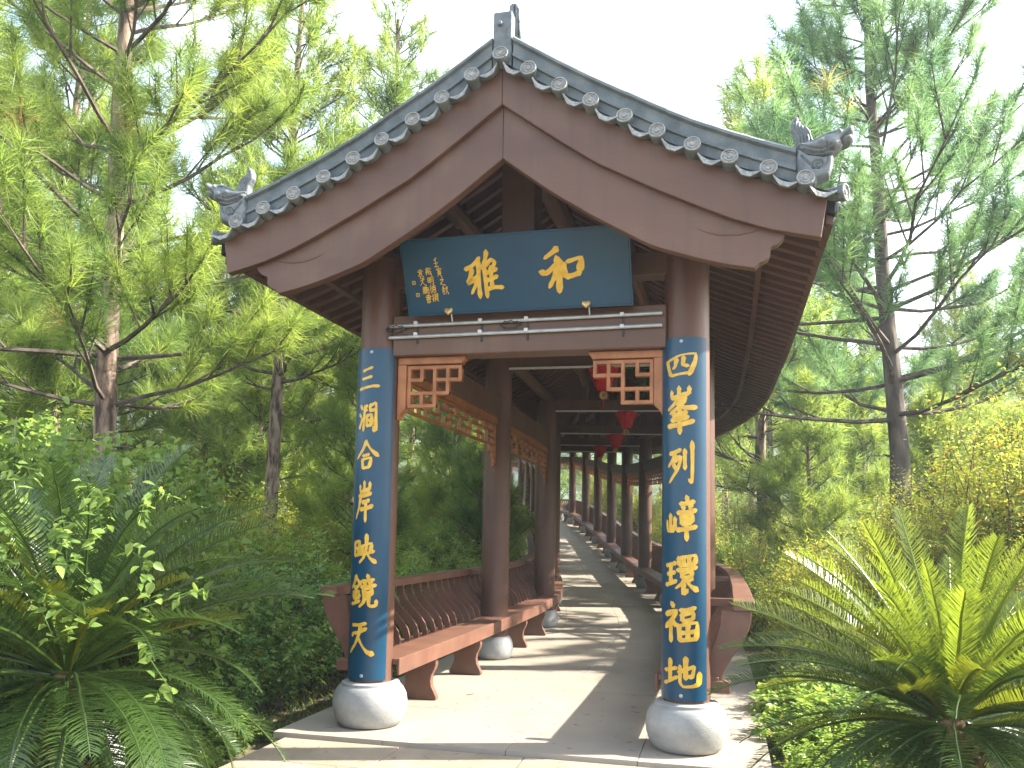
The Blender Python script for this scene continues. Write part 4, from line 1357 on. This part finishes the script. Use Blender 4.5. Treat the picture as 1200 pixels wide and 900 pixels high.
left_trees = [(-12.2, 8.7, 'mid_a'), (-10.6, 12.2, 'mid_c'), (-8.15, 11.8, 'mid_b'), (-10.4, 17.4, 'mid_a'), (-12.4, 23.1, 'mid_b'), (-9.6, 3.2, 'mid_b'), (-11.5, 5.5, 'mid_a'),
              (-8.6, 20.5, 'mid_b'), (-5.4, 16.0, 'mid_b'), (-14.5, 14.0, 'mid_c'), (-15.0, 20.0, 'mid_a'), (-9.6, 27.0, 'mid_a'), (-13.5, 30.0, 'mid_c'), (-17.5, 27.0, 'mid_b'), (-11.0, 45.0, 'mid_a'),
              (-16.5, 46.0, 'mid_b'), (-21.0, 33.0, 'mid_a'), (-14.0, 1.5, 'mid_b'), (-13.0, 11.0, 'mid_b'), (-17.5, 9.0, 'mid_b'), (-20.0, 16.0, 'mid_b'), (-6.5, 47.0, 'mid_b'), (-2.0, 44.0, 'mid_a')]
for i, (x, y, kd) in enumerate(left_trees):
    pine(kd, x, y, random.uniform(.85, 1.2), random.uniform(0, 6.28), {'mid_a': 'tall pine with a long bare stem in the woods uphill', 'mid_b': 'medium pine with an even crown in the woods uphill', 'mid_c': 'short full pine branching low in the woods uphill'}[kd], G1 + ', ' + {'mid_a': 'tall', 'mid_b': 'medium', 'mid_c': 'short'}[kd], tilt=(random.uniform(-.03, .03), random.uniform(-.03, .03)))
right_trees = [(9.8, 11.6, 'mid_c'), (3.0, 22.9, 'mid_b'), (2.4, 26.9, 'mid_a'), (5.4, 22.4, 'mid_b'), (8.2, 22.1, 'mid_c'), (1.6, 32.0, 'mid_b'), (-.5, 36.0, 'mid_a'), (4.5, 31.0, 'mid_a'), (10.5, 29.0, 'mid_b'), (7.2, 35.0, 'mid_b'), (1.0, 40.0, 'mid_c'), (12.5, 36.0, 'mid_a')]
for i, (x, y, kd) in enumerate(right_trees):
    pine(kd, x, y, random.uniform(.8, 1.1), random.uniform(0, 6.28), {'mid_a': 'tall pine with a long bare stem on the valley side', 'mid_b': 'medium pine with an even crown on the valley side', 'mid_c': 'short full pine branching low on the valley side'}[kd], G2 + ', ' + {'mid_a': 'tall', 'mid_b': 'medium', 'mid_c': 'short'}[kd], needle=NEEDLE_B if i % 3 == 0 else None, tilt=(random.uniform(-.03, .03), random.uniform(-.03, .03)))
for i, (x, y, kd, sc) in enumerate([(-4.7, 7.5, 'young', 1.05), (-6.3, 10.9, 'young', 1.15), (-7.5, 9.2, 'young', 1.2), (-3.9, 12.6, 'young', 1.0), (-9.3, 9.8, 'young', 1.1), (-6.6, 2.2, 'young_b', 1.1), (-5.2, 14.6, 'young', 1.2), (-6.5, 18.0, 'young', 1.2)]):
    pine(kd, x, y, sc, random.uniform(0, 6.28), 'bushy young pine with long needles growing beside the walkway', 'young pines uphill of the walkway', name='young_pine')
for i, (x, y, kd, sc) in enumerate([(5.4, 12.0, 'young', 1.0), (4.8, 16.0, 'young', 1.2), (5.8, 8.4, 'young_b', 1.1), (7.5, 12.0, 'young', 1.2), (3.2, 13.0, 'young', 1.1)]):
    pine(kd, x, y, sc, random.uniform(0, 6.28), 'bushy young pine with long needles on the valley side', 'young pines on the valley side', name='young_pine', needle=NEEDLE if i % 2 else None)

# --- cycads
def frond_mesh(L, seed, curve, vee, pin_len, pairs, rise=0.0, name='frond', pw=0.0085, tip_curl=0.0):
    """rachis along +X starting at the origin, bending down by `curve` radians over its length"""
    rg = np.random.default_rng(seed)
    n = 26
    pts = [np.zeros(3)]
    e = rise
    for i in range(n):
        u = (i + 1) / n
        e = rise - curve * u ** 1.5
        pts.append(pts[-1] + np.array([math.cos(e), rg.normal(0, .03), math.sin(e)]) * L / n)
    pts = np.array(pts)
    V, F, T = [], [], []
    b = MB()
    b.tube(pts[:], [.011 * (1 - .85 * i / n) + .0015 for i in range(n + 1)], 5)
    tg = np.gradient(pts, axis=0); tg = unit(tg)
    lat = np.array([0, 1.0, 0])
    for i in range(pairs):
        u = .10 + .89 * i / pairs
        p = np.array([np.interp(u * n, np.arange(n + 1), pts[:, c]) for c in range(3)])
        t = unit(np.array([np.interp(u * n, np.arange(n + 1), tg[:, c]) for c in range(3)]))
        nrm = unit(np.cross(t, lat))
        if nrm[2] < 0: nrm = -nrm
        env = min(1, (u - .04) / .22) * min(1, (1.04 - u) / .28 + .18)
        l = pin_len * env * rg.uniform(.84, 1.08)
        for sd in (-1, 1):
            f = .35 + .45 * u
            d = unit(lat * sd * math.cos(vee) + nrm * math.sin(vee) + t * f + rg.normal(0, .085, 3))
            d2 = unit(d + t * .25 - nrm * tip_curl + np.array([0, 0, -.10]))
            q1 = p + d * l * .55; q2 = q1 + d2 * l * .45
            w = unit(np.cross(d, nrm)) * pw
            k = len(V)
            V += [p - w * .4, p + w * .4, q1 + w * .5, q1 - w * .5, q2]
            F += [(k, k + 1, k + 2, k + 3), (k + 3, k + 2, k + 4, k + 4)]
            tt = float(np.clip(.35 + .35 * u + rg.normal(0, .10), 0, 1))
            T += [tt] * 5
    mb = MB(); mb.v = [tuple(x) for x in V]
    mb.f = [f if f[2] != f[3] else f[:3] for f in F]
    nb = len(b.v)
    allv = list(b.v) + mb.v
    allf = list(b.f) + [tuple(i + nb for i in f) for f in mb.f]
    me = bpy.data.meshes.new(name)
    me.from_pydata(allv, [], allf)
    a = me.attributes.new('tint', 'FLOAT', 'POINT')
    a.data.foreach_set('value', np.array([.9] * nb + T, dtype=np.float32))
    return me
def cycad(x, y, zc, spec, label, trunk_h):
    z0 = float(ground_z(x, y)) - 0.05
    t = thing('cycad', label, 'cycad', (x, y, z0))
    b = MB()
    h = zc - z0
    rg = np.random.default_rng(5)
    prof = [(.15, 0)] + [(.125 + .012 * (i % 2) + .012 * math.sin(i) - .006 * i, (h - .06) * (i + 1) / 10) for i in range(9)] + [(.06, h - .03), (.02, h)]
    b.lathe(prof, 16)
    obj('trunk', b.mesh('trunk', smooth=30), CYTRUNK, t)
    # scales of old leaf bases
    sc = MB()
    for i in range(140):
        a = i * 2.39996; zz = h * (.1 + .9 * i / 140)
        M = Matrix.Translation((.115 * math.cos(a), .115 * math.sin(a), zz - .06)) @ Matrix.Rotation(a, 4, 'Z') @ Matrix.Rotation(-.6, 4, 'Y')
        sc.add([M @ Vector(p) for p in ((0, -.03, 0), (0, .03, 0), (.07, .02, .012), (.07, -.02, .012), (.0, -.03, -.03), (0, .03, -.03))], [(0, 1, 2, 3), (4, 5, 1, 0), (5, 4, 3, 2)])
    obj('leaf_base_scales', sc.mesh('leaf_base'), CYTRUNK, t, kind='stuff')
    for (me_, m, n, e0, e1, a_off, s0, s1) in spec:
        for i in range(n):
            o = obj('frond', me_[i % len(me_)], m, t)
            a = a_off + 2.39996 * i + rg.normal(0, .12)
            e = e0 + (e1 - e0) * ((i + .5) / n) + rg.normal(0, .06)
            r = .05 if e > .6 else .09
            o.location = (r * math.cos(a), r * math.sin(a), h + .01 - (0.05 if e < .2 else 0))
            # heading a, raised by e, slight twist
            M = Matrix.Rotation(a, 4, 'Z') @ Matrix.Rotation(-e, 4, 'Y') @ Matrix.Rotation(rg.normal(0, .18), 4, 'X')
            o.rotation_euler = M.to_euler()
            k = rg.uniform(s0, s1)
            o.scale = (k, k, k)
    return t
dark_fr = [frond_mesh(1.22, 100 + i, .75 + .1 * i, .42, .155, 84, .1, pw=.0062) for i in range(3)]
droop_fr = [frond_mesh(1.12, 120 + i, 1.0 + .15 * i, .30, .155, 80, .15, pw=.0062) for i in range(3)]
young_fr = [frond_mesh(1.02, 140 + i, .38 + .10 * i, .62, .122, 68, .05, pw=.0058) for i in range(3)]
for m_ in dark_fr + droop_fr:
    m_.materials.clear(); m_.materials.append(CYC_D)
olive_fr = [frond_mesh(.86, 160 + i, .55 + .12 * i, .60, .125, 70, .1, pw=.0062) for i in range(3)]
for m_ in olive_fr:
    m_.materials.clear(); m_.materials.append(CYC_O)
for m_ in young_fr:
    m_.materials.clear(); m_.materials.append(CYC_L)
cycad(-2.02, -2.30, 0.70, [(dark_fr, None, 44, 1.3, .35, 0.3, 1.0, 1.25), (droop_fr, None, 40, .45, -.65, 1.1, .9, 1.15), (olive_fr, None, 16, 1.2, .45, 2.0, .85, 1.05), (droop_fr, None, 36, -.15, -1.05, .3, .75, 1.05)], 'large dark shaded cycad with drooping fronds and creeper leaves over it', .8)
cycad(2.62, -1.30, 0.57, [(young_fr, None, 44, 1.42, .50, 0.2, .9, 1.18), (olive_fr, None, 16, .7, .15, 1.4, .95, 1.15), (dark_fr, None, 26, .62, .12, .9, .85, 1.02), (droop_fr, None, 26, .12, -.45, 0.5, .8, .98), (droop_fr, None, 28, -.2, -.95, .8, .55, .8)], 'sunlit cycad with a crown of fresh yellow green upright fronds', .5)

# --- broadleaf shrubs
def leaf_mesh(pos, nrm, dirs, ln, wd, tints, rg, name='foliage', fold=.18, ovate=False):
    n = len(pos)
    L = ln * rg.uniform(.65, 1.15, n)[:, None]
    Wd = wd * rg.uniform(.7, 1.15, n)[:, None]
    d = unit(dirs); s = unit(np.cross(d, nrm)); u = np.cross(s, d)
    mid = pos + d * L * .45 - u * L * .02; tip = pos + d * L - u * L * .14
    k = np.arange(n)[:, None]
    if not ovate:
        l = pos + d * L * .42 + s * Wd * .5 + u * Wd * fold; r = pos + d * L * .42 - s * Wd * .5 + u * Wd * fold
        V = np.stack([pos, l, tip, r, mid], 1).reshape(-1, 3)
        k = k * 5
        F = np.concatenate([k + np.array([[0, 4, 1]]), k + np.array([[4, 2, 1]]), k + np.array([[0, 3, 4]]), k + np.array([[4, 3, 2]])], 1).reshape(-1, 3)
        return mesh_np(name, V, F, np.repeat(np.clip(tints, 0, 1), 5))
    def side(sg, a, w):
        return pos + d * L * a + s * sg * Wd * w + u * Wd * (fold * w * 2) - u * L * .14 * a * a
    V = np.stack([pos, side(1, .12, .36), side(1, .38, .5), side(1, .70, .30), tip, side(-1, .70, .30), side(-1, .38, .5), side(-1, .12, .36), mid], 1).reshape(-1, 3)
    k = k * 9
    F = np.concatenate([k + np.array([[8, (i + 1) % 8, i]]) for i in range(8)], 1).reshape(-1, 3)
    return mesh_np(name, V, F, np.repeat(np.clip(tints, 0, 1), 9))
def shrub_mesh(R, Hh, nst, per_st, ln, wd, seed, odd=.03, up=.35, spray=0.0, ovate=False):
    """stems fan out from the base; leaves sit along the outer part of the stems and their twigs"""
    rg = np.random.default_rng(seed)
    b = MB()
    P, D, N, T = [], [], [], []
    for i in range(nst):
        a = rg.uniform(0, 6.28); rr = R * math.sqrt(rg.random()) ; hh = Hh * rg.uniform(.55, 1.05) * (1 - .45 * (rr / R) ** 2)
        base = np.array([rg.normal(0, R * .22), rg.normal(0, R * .22), 0])
        end = np.array([rr * math.cos(a), rr * math.sin(a), hh])
        mid = base * .5 + end * .5 + np.array([0, 0, .12 * hh]) + rg.normal(0, .06 * R, 3)
        b.tube([base, mid, end], [.012, .008, .003], 4, cap=False)
        tcol = rg.random()
        for j in range(per_st):
            u = 1 - .8 * rg.random() ** 1.3
            q = (1 - u) ** 2 * base + 2 * u * (1 - u) * mid + u * u * end
            tw = unit(rg.normal(size=3) + np.array([0, 0, .35]))
            k = 5 if spray == 0 else 9
            tl = rg.uniform(.06, .20) * (R / .9) + ln * .6
            for m in range(k):
                w = (m + .5) / k
                sd = 1 if m % 2 else -1
                sdv = unit(np.cross(tw, np.array([.1, .2, 1.0]))) * sd
                P.append(q + tw * tl * w * (1 + spray)); D.append(unit(tw * .6 + sdv + rg.normal(0, .25, 3) + np.array([0, 0, -.1])))
                N.append(unit(np.array([0, 0, 1.0]) * up * 3 + rg.normal(0, .45, 3) + tw * .2))
                T.append(np.clip(.15 + .55 * tcol + rg.normal(.1, .14), 0, .9) if rg.random() > odd else 1.0)
    me_s = b.mesh('stem', fix=False)
    return me_s, leaf_mesh(np.array(P), np.array(N), np.array(D), ln, wd, np.array(T), rg, ovate=ovate)
SHR = {
    'dark': (shrub_mesh(.95, 1.7, 70, 22, .085, .038, 201, ovate=True), LEAF_D),
    'mid': (shrub_mesh(1.0, 1.6, 80, 22, .075, .040, 203, odd=.05), LEAF_M),
    'heart': (shrub_mesh(1.15, 1.9, 100, 24, .070, .052, 207, odd=.0, ovate=True), LEAF_V),
    'feather': (shrub_mesh(1.35, 2.6, 170, 24, .060, .023, 211, odd=.07, spray=.9), LEAF_Y),
    'low': (shrub_mesh(.55, .55, 46, 14, .075, .038, 213, odd=.02, ovate=True), LEAF_V),
    'fern': (shrub_mesh(.9, 1.2, 70, 20, .060, .020, 217, odd=.03, spray=.8), LEAF_M),
    'grassy': (shrub_mesh(.95, 1.3, 80, 18, .10, .020, 219, odd=.06), LEAF_Y),
}
shr_alt = {}
def shrub(kind, x, y, sc, label, group=None, zs=1.0, leaf=None, name='shrub', dz=0.0, rot=None):
    (sm_, fm), lm = SHR[kind]
    z = float(ground_z(x, y)) - 0.03 + dz
    t = thing(name, label, 'shrub', (x, y, z), group)
    obj('stem', sm_, BARKD, t)
    if leaf is not None:
        key = (kind, leaf.name)
        if key not in shr_alt:
            c = fm.copy(); c.materials.clear(); c.materials.append(leaf); shr_alt[key] = c
        fm = shr_alt[key]
    obj('foliage', fm, lm, t)
    t.scale = (sc, sc, sc * zs)
    t.rotation_euler = (0, 0, random.uniform(0, 6.28) if rot is None else rot)
    return t
# the leafy bank behind the shaded cycad
for x, y, sc, kd, zs in [(-2.85, -1.15, .95, 'heart', 1.30), (-3.75, -1.35, 1.05, 'heart', 1.28), (-3.3, -.1, .95, 'heart', 1.35), (-4.6, -.4, 1.1, 'heart', 1.3)]:
    shrub(kd, x, y, sc, 'tall shrub of small heart shaped leaves behind the shaded cycad', 'heart leaved shrubs behind the shaded cycad', zs)
GD = 'dark shrubs along the uphill edge of the walkway'
for x, y, sc, kd, zs in [(-2.6, .55, .72, 'dark', 1.0), (-2.75, 1.5, .8, 'dark', 1.0), (-2.5, -.25, .55, 'dark', 1.0), (-2.85, 2.6, .8, 'dark', .95), (-3.5, 1.6, .95, 'dark', 1.05), (-2.75, 3.7, .72, 'dark', .95), (-3.9, 2.9, .9, 'dark', 1.0), (-2.9, 4.9, .8, 'dark', .95), (-2.4, -.95, .45, 'dark', .9)]:
    shrub(kd, x, y, sc, 'dense dark green shrub against the uphill edge of the walkway', GD, zs)
GM = 'light green shrubs in the woods uphill'
for x, y, sc, kd, zs in [(-3.3, 5.9, .9, 'mid', .9), (-3.9, 7.0, 1.0, 'mid', 1.0), (-3.1, 8.0, .8, 'mid', .9), (-4.6, 5.3, 1.0, 'mid', .95), (-5.6, 6.4, 1.0, 'mid', 1.0), (-4.2, 10.6, 1.1, 'mid', .9), (-5.6, 3.2, .9, 'mid', 1.0), (-7.2, 3.4, 1.1, 'mid', .9), (-6.4, 8.6, 1.1, 'mid', .9), (-3.7, 12.0, 1.0, 'mid', .9),
                         (-8.4, 5.6, 1.2, 'mid', .9), (-9.6, 7.2, 1.2, 'mid', .9), (-5.2, 12.6, 1.2, 'mid', .9), (-7.0, 11.0, 1.2, 'mid', .9), (-4.9, 17.2, 1.3, 'mid', .9), (-5.9, 21.0, 1.4, 'mid', .9), (-7.2, 15.2, 1.4, 'mid', .9), (-9.4, 14.2, 1.4, 'mid', .9), (-6.3, 24.2, 1.4, 'mid', .9), (-8.8, 23.6, 1.5, 'mid', .9), (-11, 20.0, 1.5, 'mid', .9), (-7.6, 28.5, 1.4, 'mid', .9)]:
    shrub(kd, x, y, sc, 'light green leafy shrub growing between the pines uphill', GM, zs, leaf=LEAF_Y if random.random() < .3 else None)
for x, y, sc, zs in [(-5.2, 2.7, .95, 1.7), (-6.1, 4.3, 1.05, 1.75), (-7.4, 6.1, 1.15, 1.8), (-5.3, 5.0, 1.0, 1.6), (-6.3, 7.9, 1.1, 1.7), (-8.6, 8.6, 1.3, 1.8), (-4.9, 6.6, .9, 1.6), (-9.6, 5.4, 1.2, 1.8), (-7.0, 1.0, 1.1, 1.8)]:
    shrub('fern', x, y, sc, 'sunlit yellow green sapling thicket between the pines uphill', 'sunlit thickets uphill', zs, leaf=LEAF_Y)
for x, y, sc, zs in [(4.45, 4.0, 1.0, 1.25), (5.4, 4.9, 1.15, 1.25), (3.75, 4.9, .85, 1.1), (4.5, 2.0, .75, .95), (5.9, 3.2, 1.1, 1.15)]:
    shrub('feather', x, y, sc, 'tall feathery yellow green shrub behind the sunlit cycad', 'feathery shrubs behind the sunlit cycad', zs)
GV = 'bright shrubs along the valley edge of the walkway'
for x, y, sc, kd, zs in [(2.55, 3.0, .75, 'fern', 1.1), (2.7, 4.3, .9, 'grassy', 1.0), (3.3, 3.1, .8, 'fern', 1.0), (2.5, 5.8, .9, 'fern', 1.1), (2.9, 7.4, 1.0, 'grassy', 1.1), (2.35, 8.9, .9, 'fern', 1.0), (2.2, 10.8, .9, 'grassy', 1.1), (3.6, 6.3, 1.1, 'fern', 1.1), (1.6, 13.6, 1.0, 'fern', 1.1), (1.0, 16.8, 1.0, 'grassy', 1.1), (.3, 20.4, 1.1, 'fern', 1.1), (4.4, 8.8, 1.2, 'grassy', 1.0), (6.0, 6.6, 1.3, 'fern', 1.0),
                         (-.5, 24.2, 1.1, 'fern', 1.2), (-1.5, 28.0, 1.2, 'grassy', 1.3), (-2.6, 31.8, 1.2, 'fern', 1.4), (-3.9, 35.4, 1.3, 'fern', 1.4), (5.6, 10.6, 1.4, 'fern', 1.0), (7.4, 9.2, 1.5, 'grassy', 1.0), (3.2, 18.5, 1.4, 'fern', 1.1), (5.6, 17.0, 1.5, 'fern', 1.1), (2.0, 22.0, 1.4, 'grassy', 1.2), (7.6, 18.5, 1.6, 'fern', 1.2), (.4, 27.5, 1.5, 'fern', 1.3), (-4.9, 39.6, 1.6, 'fern', 1.5), (-8.4, 42.0, 1.7, 'mid', 1.5), (-12.5, 43.0, 1.7, 'mid', 1.4)]:
    shrub(kd, x, y, sc, 'bright fine leaved shrub along the valley edge of the walkway', GV, zs * 1.25, leaf=LEAF_Y if kd == 'fern' and int(x * 10 + y * 10) % 2 else None)
for x, y, sc in [(-2.05, -.72, .55), (-2.3, -1.15, .5), (-1.98, -1.15, .38), (-2.1, -.30, .42), (-2.15, -1.75, .45)]:
    shrub('low', x, y, sc, 'low seedling clump with fresh leaves at the paved edge', 'seedlings at the uphill paved edge', 1.0)
for x, y, sc in [(2.1, .6, .8), (2.15, 1.5, .9), (2.1, -.25, .6), (2.5, 1.1, .9), (2.2, 2.2, .8), (2.15, -.95, .5)]:
    shrub('low', x, y, sc, 'low leafy clump beside the sunlit edge of the floor', 'low clumps at the valley edge of the floor', 1.0, leaf=LEAF_M)
shrub('mid', 4.0, -.2, .85, 'round light green shrub beside the sunlit cycad', None, 1.1, leaf=LEAF_V)

# creeper: long stems with pale leaves over the shaded cycad
def creeper(pts, label, seed, n=34, sz=.062):
    rg = np.random.default_rng(seed)
    o0 = np.array(pts[0])
    t = thing('creeper', label, 'vine', tuple(o0), 'pale creepers climbing over the shaded cycad')
    P = np.array(pts) - o0
    b = MB(); b.tube(P, .003, 5); obj('stem', b.mesh('stem'), LEAF_V, t)
    u = np.sort(rg.random(n)) * (len(P) - 1)
    Q = np.stack([np.interp(u, np.arange(len(P)), P[:, c]) for c in range(3)], 1) + rg.normal(0, .03, (n, 3))
    D = unit(rg.normal(size=(n, 3)) * [1, 1, .4] + np.array([.1, -.4, -.3]))
    N = unit(rg.normal(size=(n, 3)) * .4 + np.array([0, -.45, .9]))
    obj('foliage', leaf_mesh(Q, N, D, sz, sz * .58, rg.uniform(.15, .9, n), rg, ovate=True), LEAF_V, t)
LCR = 'pale leaved creeper stem trailing over the shaded cycad'
for i in range(16):
    rg = np.random.default_rng(300 + i)
    x0, y0 = -2.95 + .11 * i + rg.uniform(-.05, .05), -2.85 + rg.uniform(-.3, .45)
    z = rg.uniform(.75, 1.95)
    pts = [(x0 + rg.normal(0, .06), y0 + rg.normal(0, .05), z - .13 * j + (.08 if j == 1 else 0) + rg.normal(0, .03)) for j in range(5)]
    pts = [(pts[0][0] - .15, pts[0][1] + .45, pts[0][2] - .02)] + pts
    creeper(pts, LCR, 320 + i, 44, .074)

# fallen needles and specks on the paving
def litter():
    rg = np.random.default_rng(77)
    n = 520
    q = rg.uniform(-.4, 16, n) ; lt = rg.uniform(-1.7, 1.7, n)
    P = np.array([tuple(W(a_, b_, 0.004)) for a_, b_ in zip(q, lt)])
    P2 = np.stack([rg.uniform(-1.7, 1.9, 160), rg.uniform(-3, -.55, 160), np.full(160, -.020)], 1)
    P = np.concatenate([P, P2])
    m = len(P)
    a_ = rg.uniform(0, 6.28, m)
    D = np.stack([np.cos(a_), np.sin(a_), np.zeros(m)], 1)
    S_ = np.stack([-np.sin(a_), np.cos(a_), np.zeros(m)], 1)
    L = rg.uniform(.02, .09, m)[:, None]; w = np.where(rg.random(m) < .05, .008, .0018)[:, None]
    V = np.stack([P - S_ * w, P + S_ * w, P + D * L + S_ * w * .5, P + D * L - S_ * w * .5], 1).reshape(-1, 3)
    V[2::4, 2] += .003
    return mesh_np('litter', V, np.arange(m * 4).reshape(-1, 4), np.repeat(rg.uniform(0, .9, m), 4))
LIT = leaf_mat('dry_needles', (0.075, 0.048, 0.022), (0.20, 0.13, 0.06), None, trans=.1)
obj('needle_litter', litter(), LIT, None, kind='stuff', label='dry brown pine needles scattered on the paving', category='litter')

# ground cover near the paving, one mass
def ground_cover():
    rg = np.random.default_rng(401)
    n = 26000
    xs = np.concatenate([rg.uniform(-7, -1.78, n), rg.uniform(1.78, 7, n)])
    ys = np.concatenate([rg.uniform(-4.5, 14, n) , rg.uniform(-4.5, 14, n)])
    cx = np.interp(ys, PT[:, 1][:480], PT[:, 0][:480])
    keep = (np.abs(xs - cx) > 1.84) & ~((ys < -.4) & (np.abs(xs - .1) < 2.02)) & (np.sin(xs * 2.3 + 1.3 * np.sin(ys * 1.1)) + np.sin(ys * 1.9) + rg.normal(0, .7, 2 * n) > -.5)
    xs, ys = xs[keep], ys[keep]
    m = len(xs)
    P = np.stack([xs, ys, ground_z(xs, ys) - .01], 1)
    D = unit(rg.normal(size=(m, 3)) * [1, 1, .25] + np.array([0, 0, .9]))
    N = unit(rg.normal(size=(m, 3)))
    return leaf_mesh(P, N, D, .15, .016, np.where(rg.random(m) < .12, 1.0, rg.uniform(.1, .9, m)), rg, 'grass')
obj('undergrowth', ground_cover(), GRASS, None, kind='stuff', label='short grass and weeds beside the paving', category='grass')

# far wooded mountains
def ridge_mesh(y0, base, amp, seed, x0=-290, x1=290, depth=90):
    rg = np.random.default_rng(seed)
    xs = np.linspace(x0, x1, 150); ts = np.linspace(0, 1, 30)
    prof = np.zeros_like(xs)
    for k, a_ in ((1.1, 1), (2.7, .5), (5.9, .26), (13, .14), (29, .08)):
        prof += a_ * np.sin(xs / 380 * k * 6.28 + rg.uniform(0, 6.28))
    prof = base + amp * prof
    X, T = np.meshgrid(xs, ts)
    Z = -14 + (prof[None, :] + 14) * np.sin(T * math.pi / 2) ** .9 + rg.normal(0, .7, X.shape) * T
    Y = y0 + T * depth + rg.normal(0, 2, X.shape)
    V = np.stack([X.ravel(), Y.ravel(), Z.ravel()], 1)
    nx = len(xs); i, j = np.meshgrid(np.arange(29), np.arange(nx - 1), indexing='ij')
    a = (i * nx + j).ravel()
    me = mesh_np('hill', V, np.stack([a, a + 1, a + nx + 1, a + nx], 1)); sm(me, 60)
    return me
obj('hill', ridge_mesh(130, 38, 6, 5), HILL, kind='structure')

# the damp summer air
b = MB(); b.box((0, 120, 13), (640, 330, 102))
hz = obj('haze', b.mesh('haze'), None, None, kind='stuff')
hm = bpy.data.materials.new('haze_air'); hm.use_nodes = True
hm.node_tree.nodes.clear()
ho = hm.node_tree.nodes.new('ShaderNodeOutputMaterial'); hv = hm.node_tree.nodes.new('ShaderNodeVolumePrincipled')
hv.inputs['Color'].default_value = (0.80, 0.90, 1.0, 1)
hv.inputs['Density'].default_value = 0.0013
hv.inputs['Anisotropy'].default_value = 0.35
hm.node_tree.links.new(hv.outputs['Volume'], ho.inputs['Volume'])
hz.data.materials.append(hm)
hz['label'] = 'thin bright haze in the air'; hz['category'] = 'haze'

bpy.context.view_layer.update()
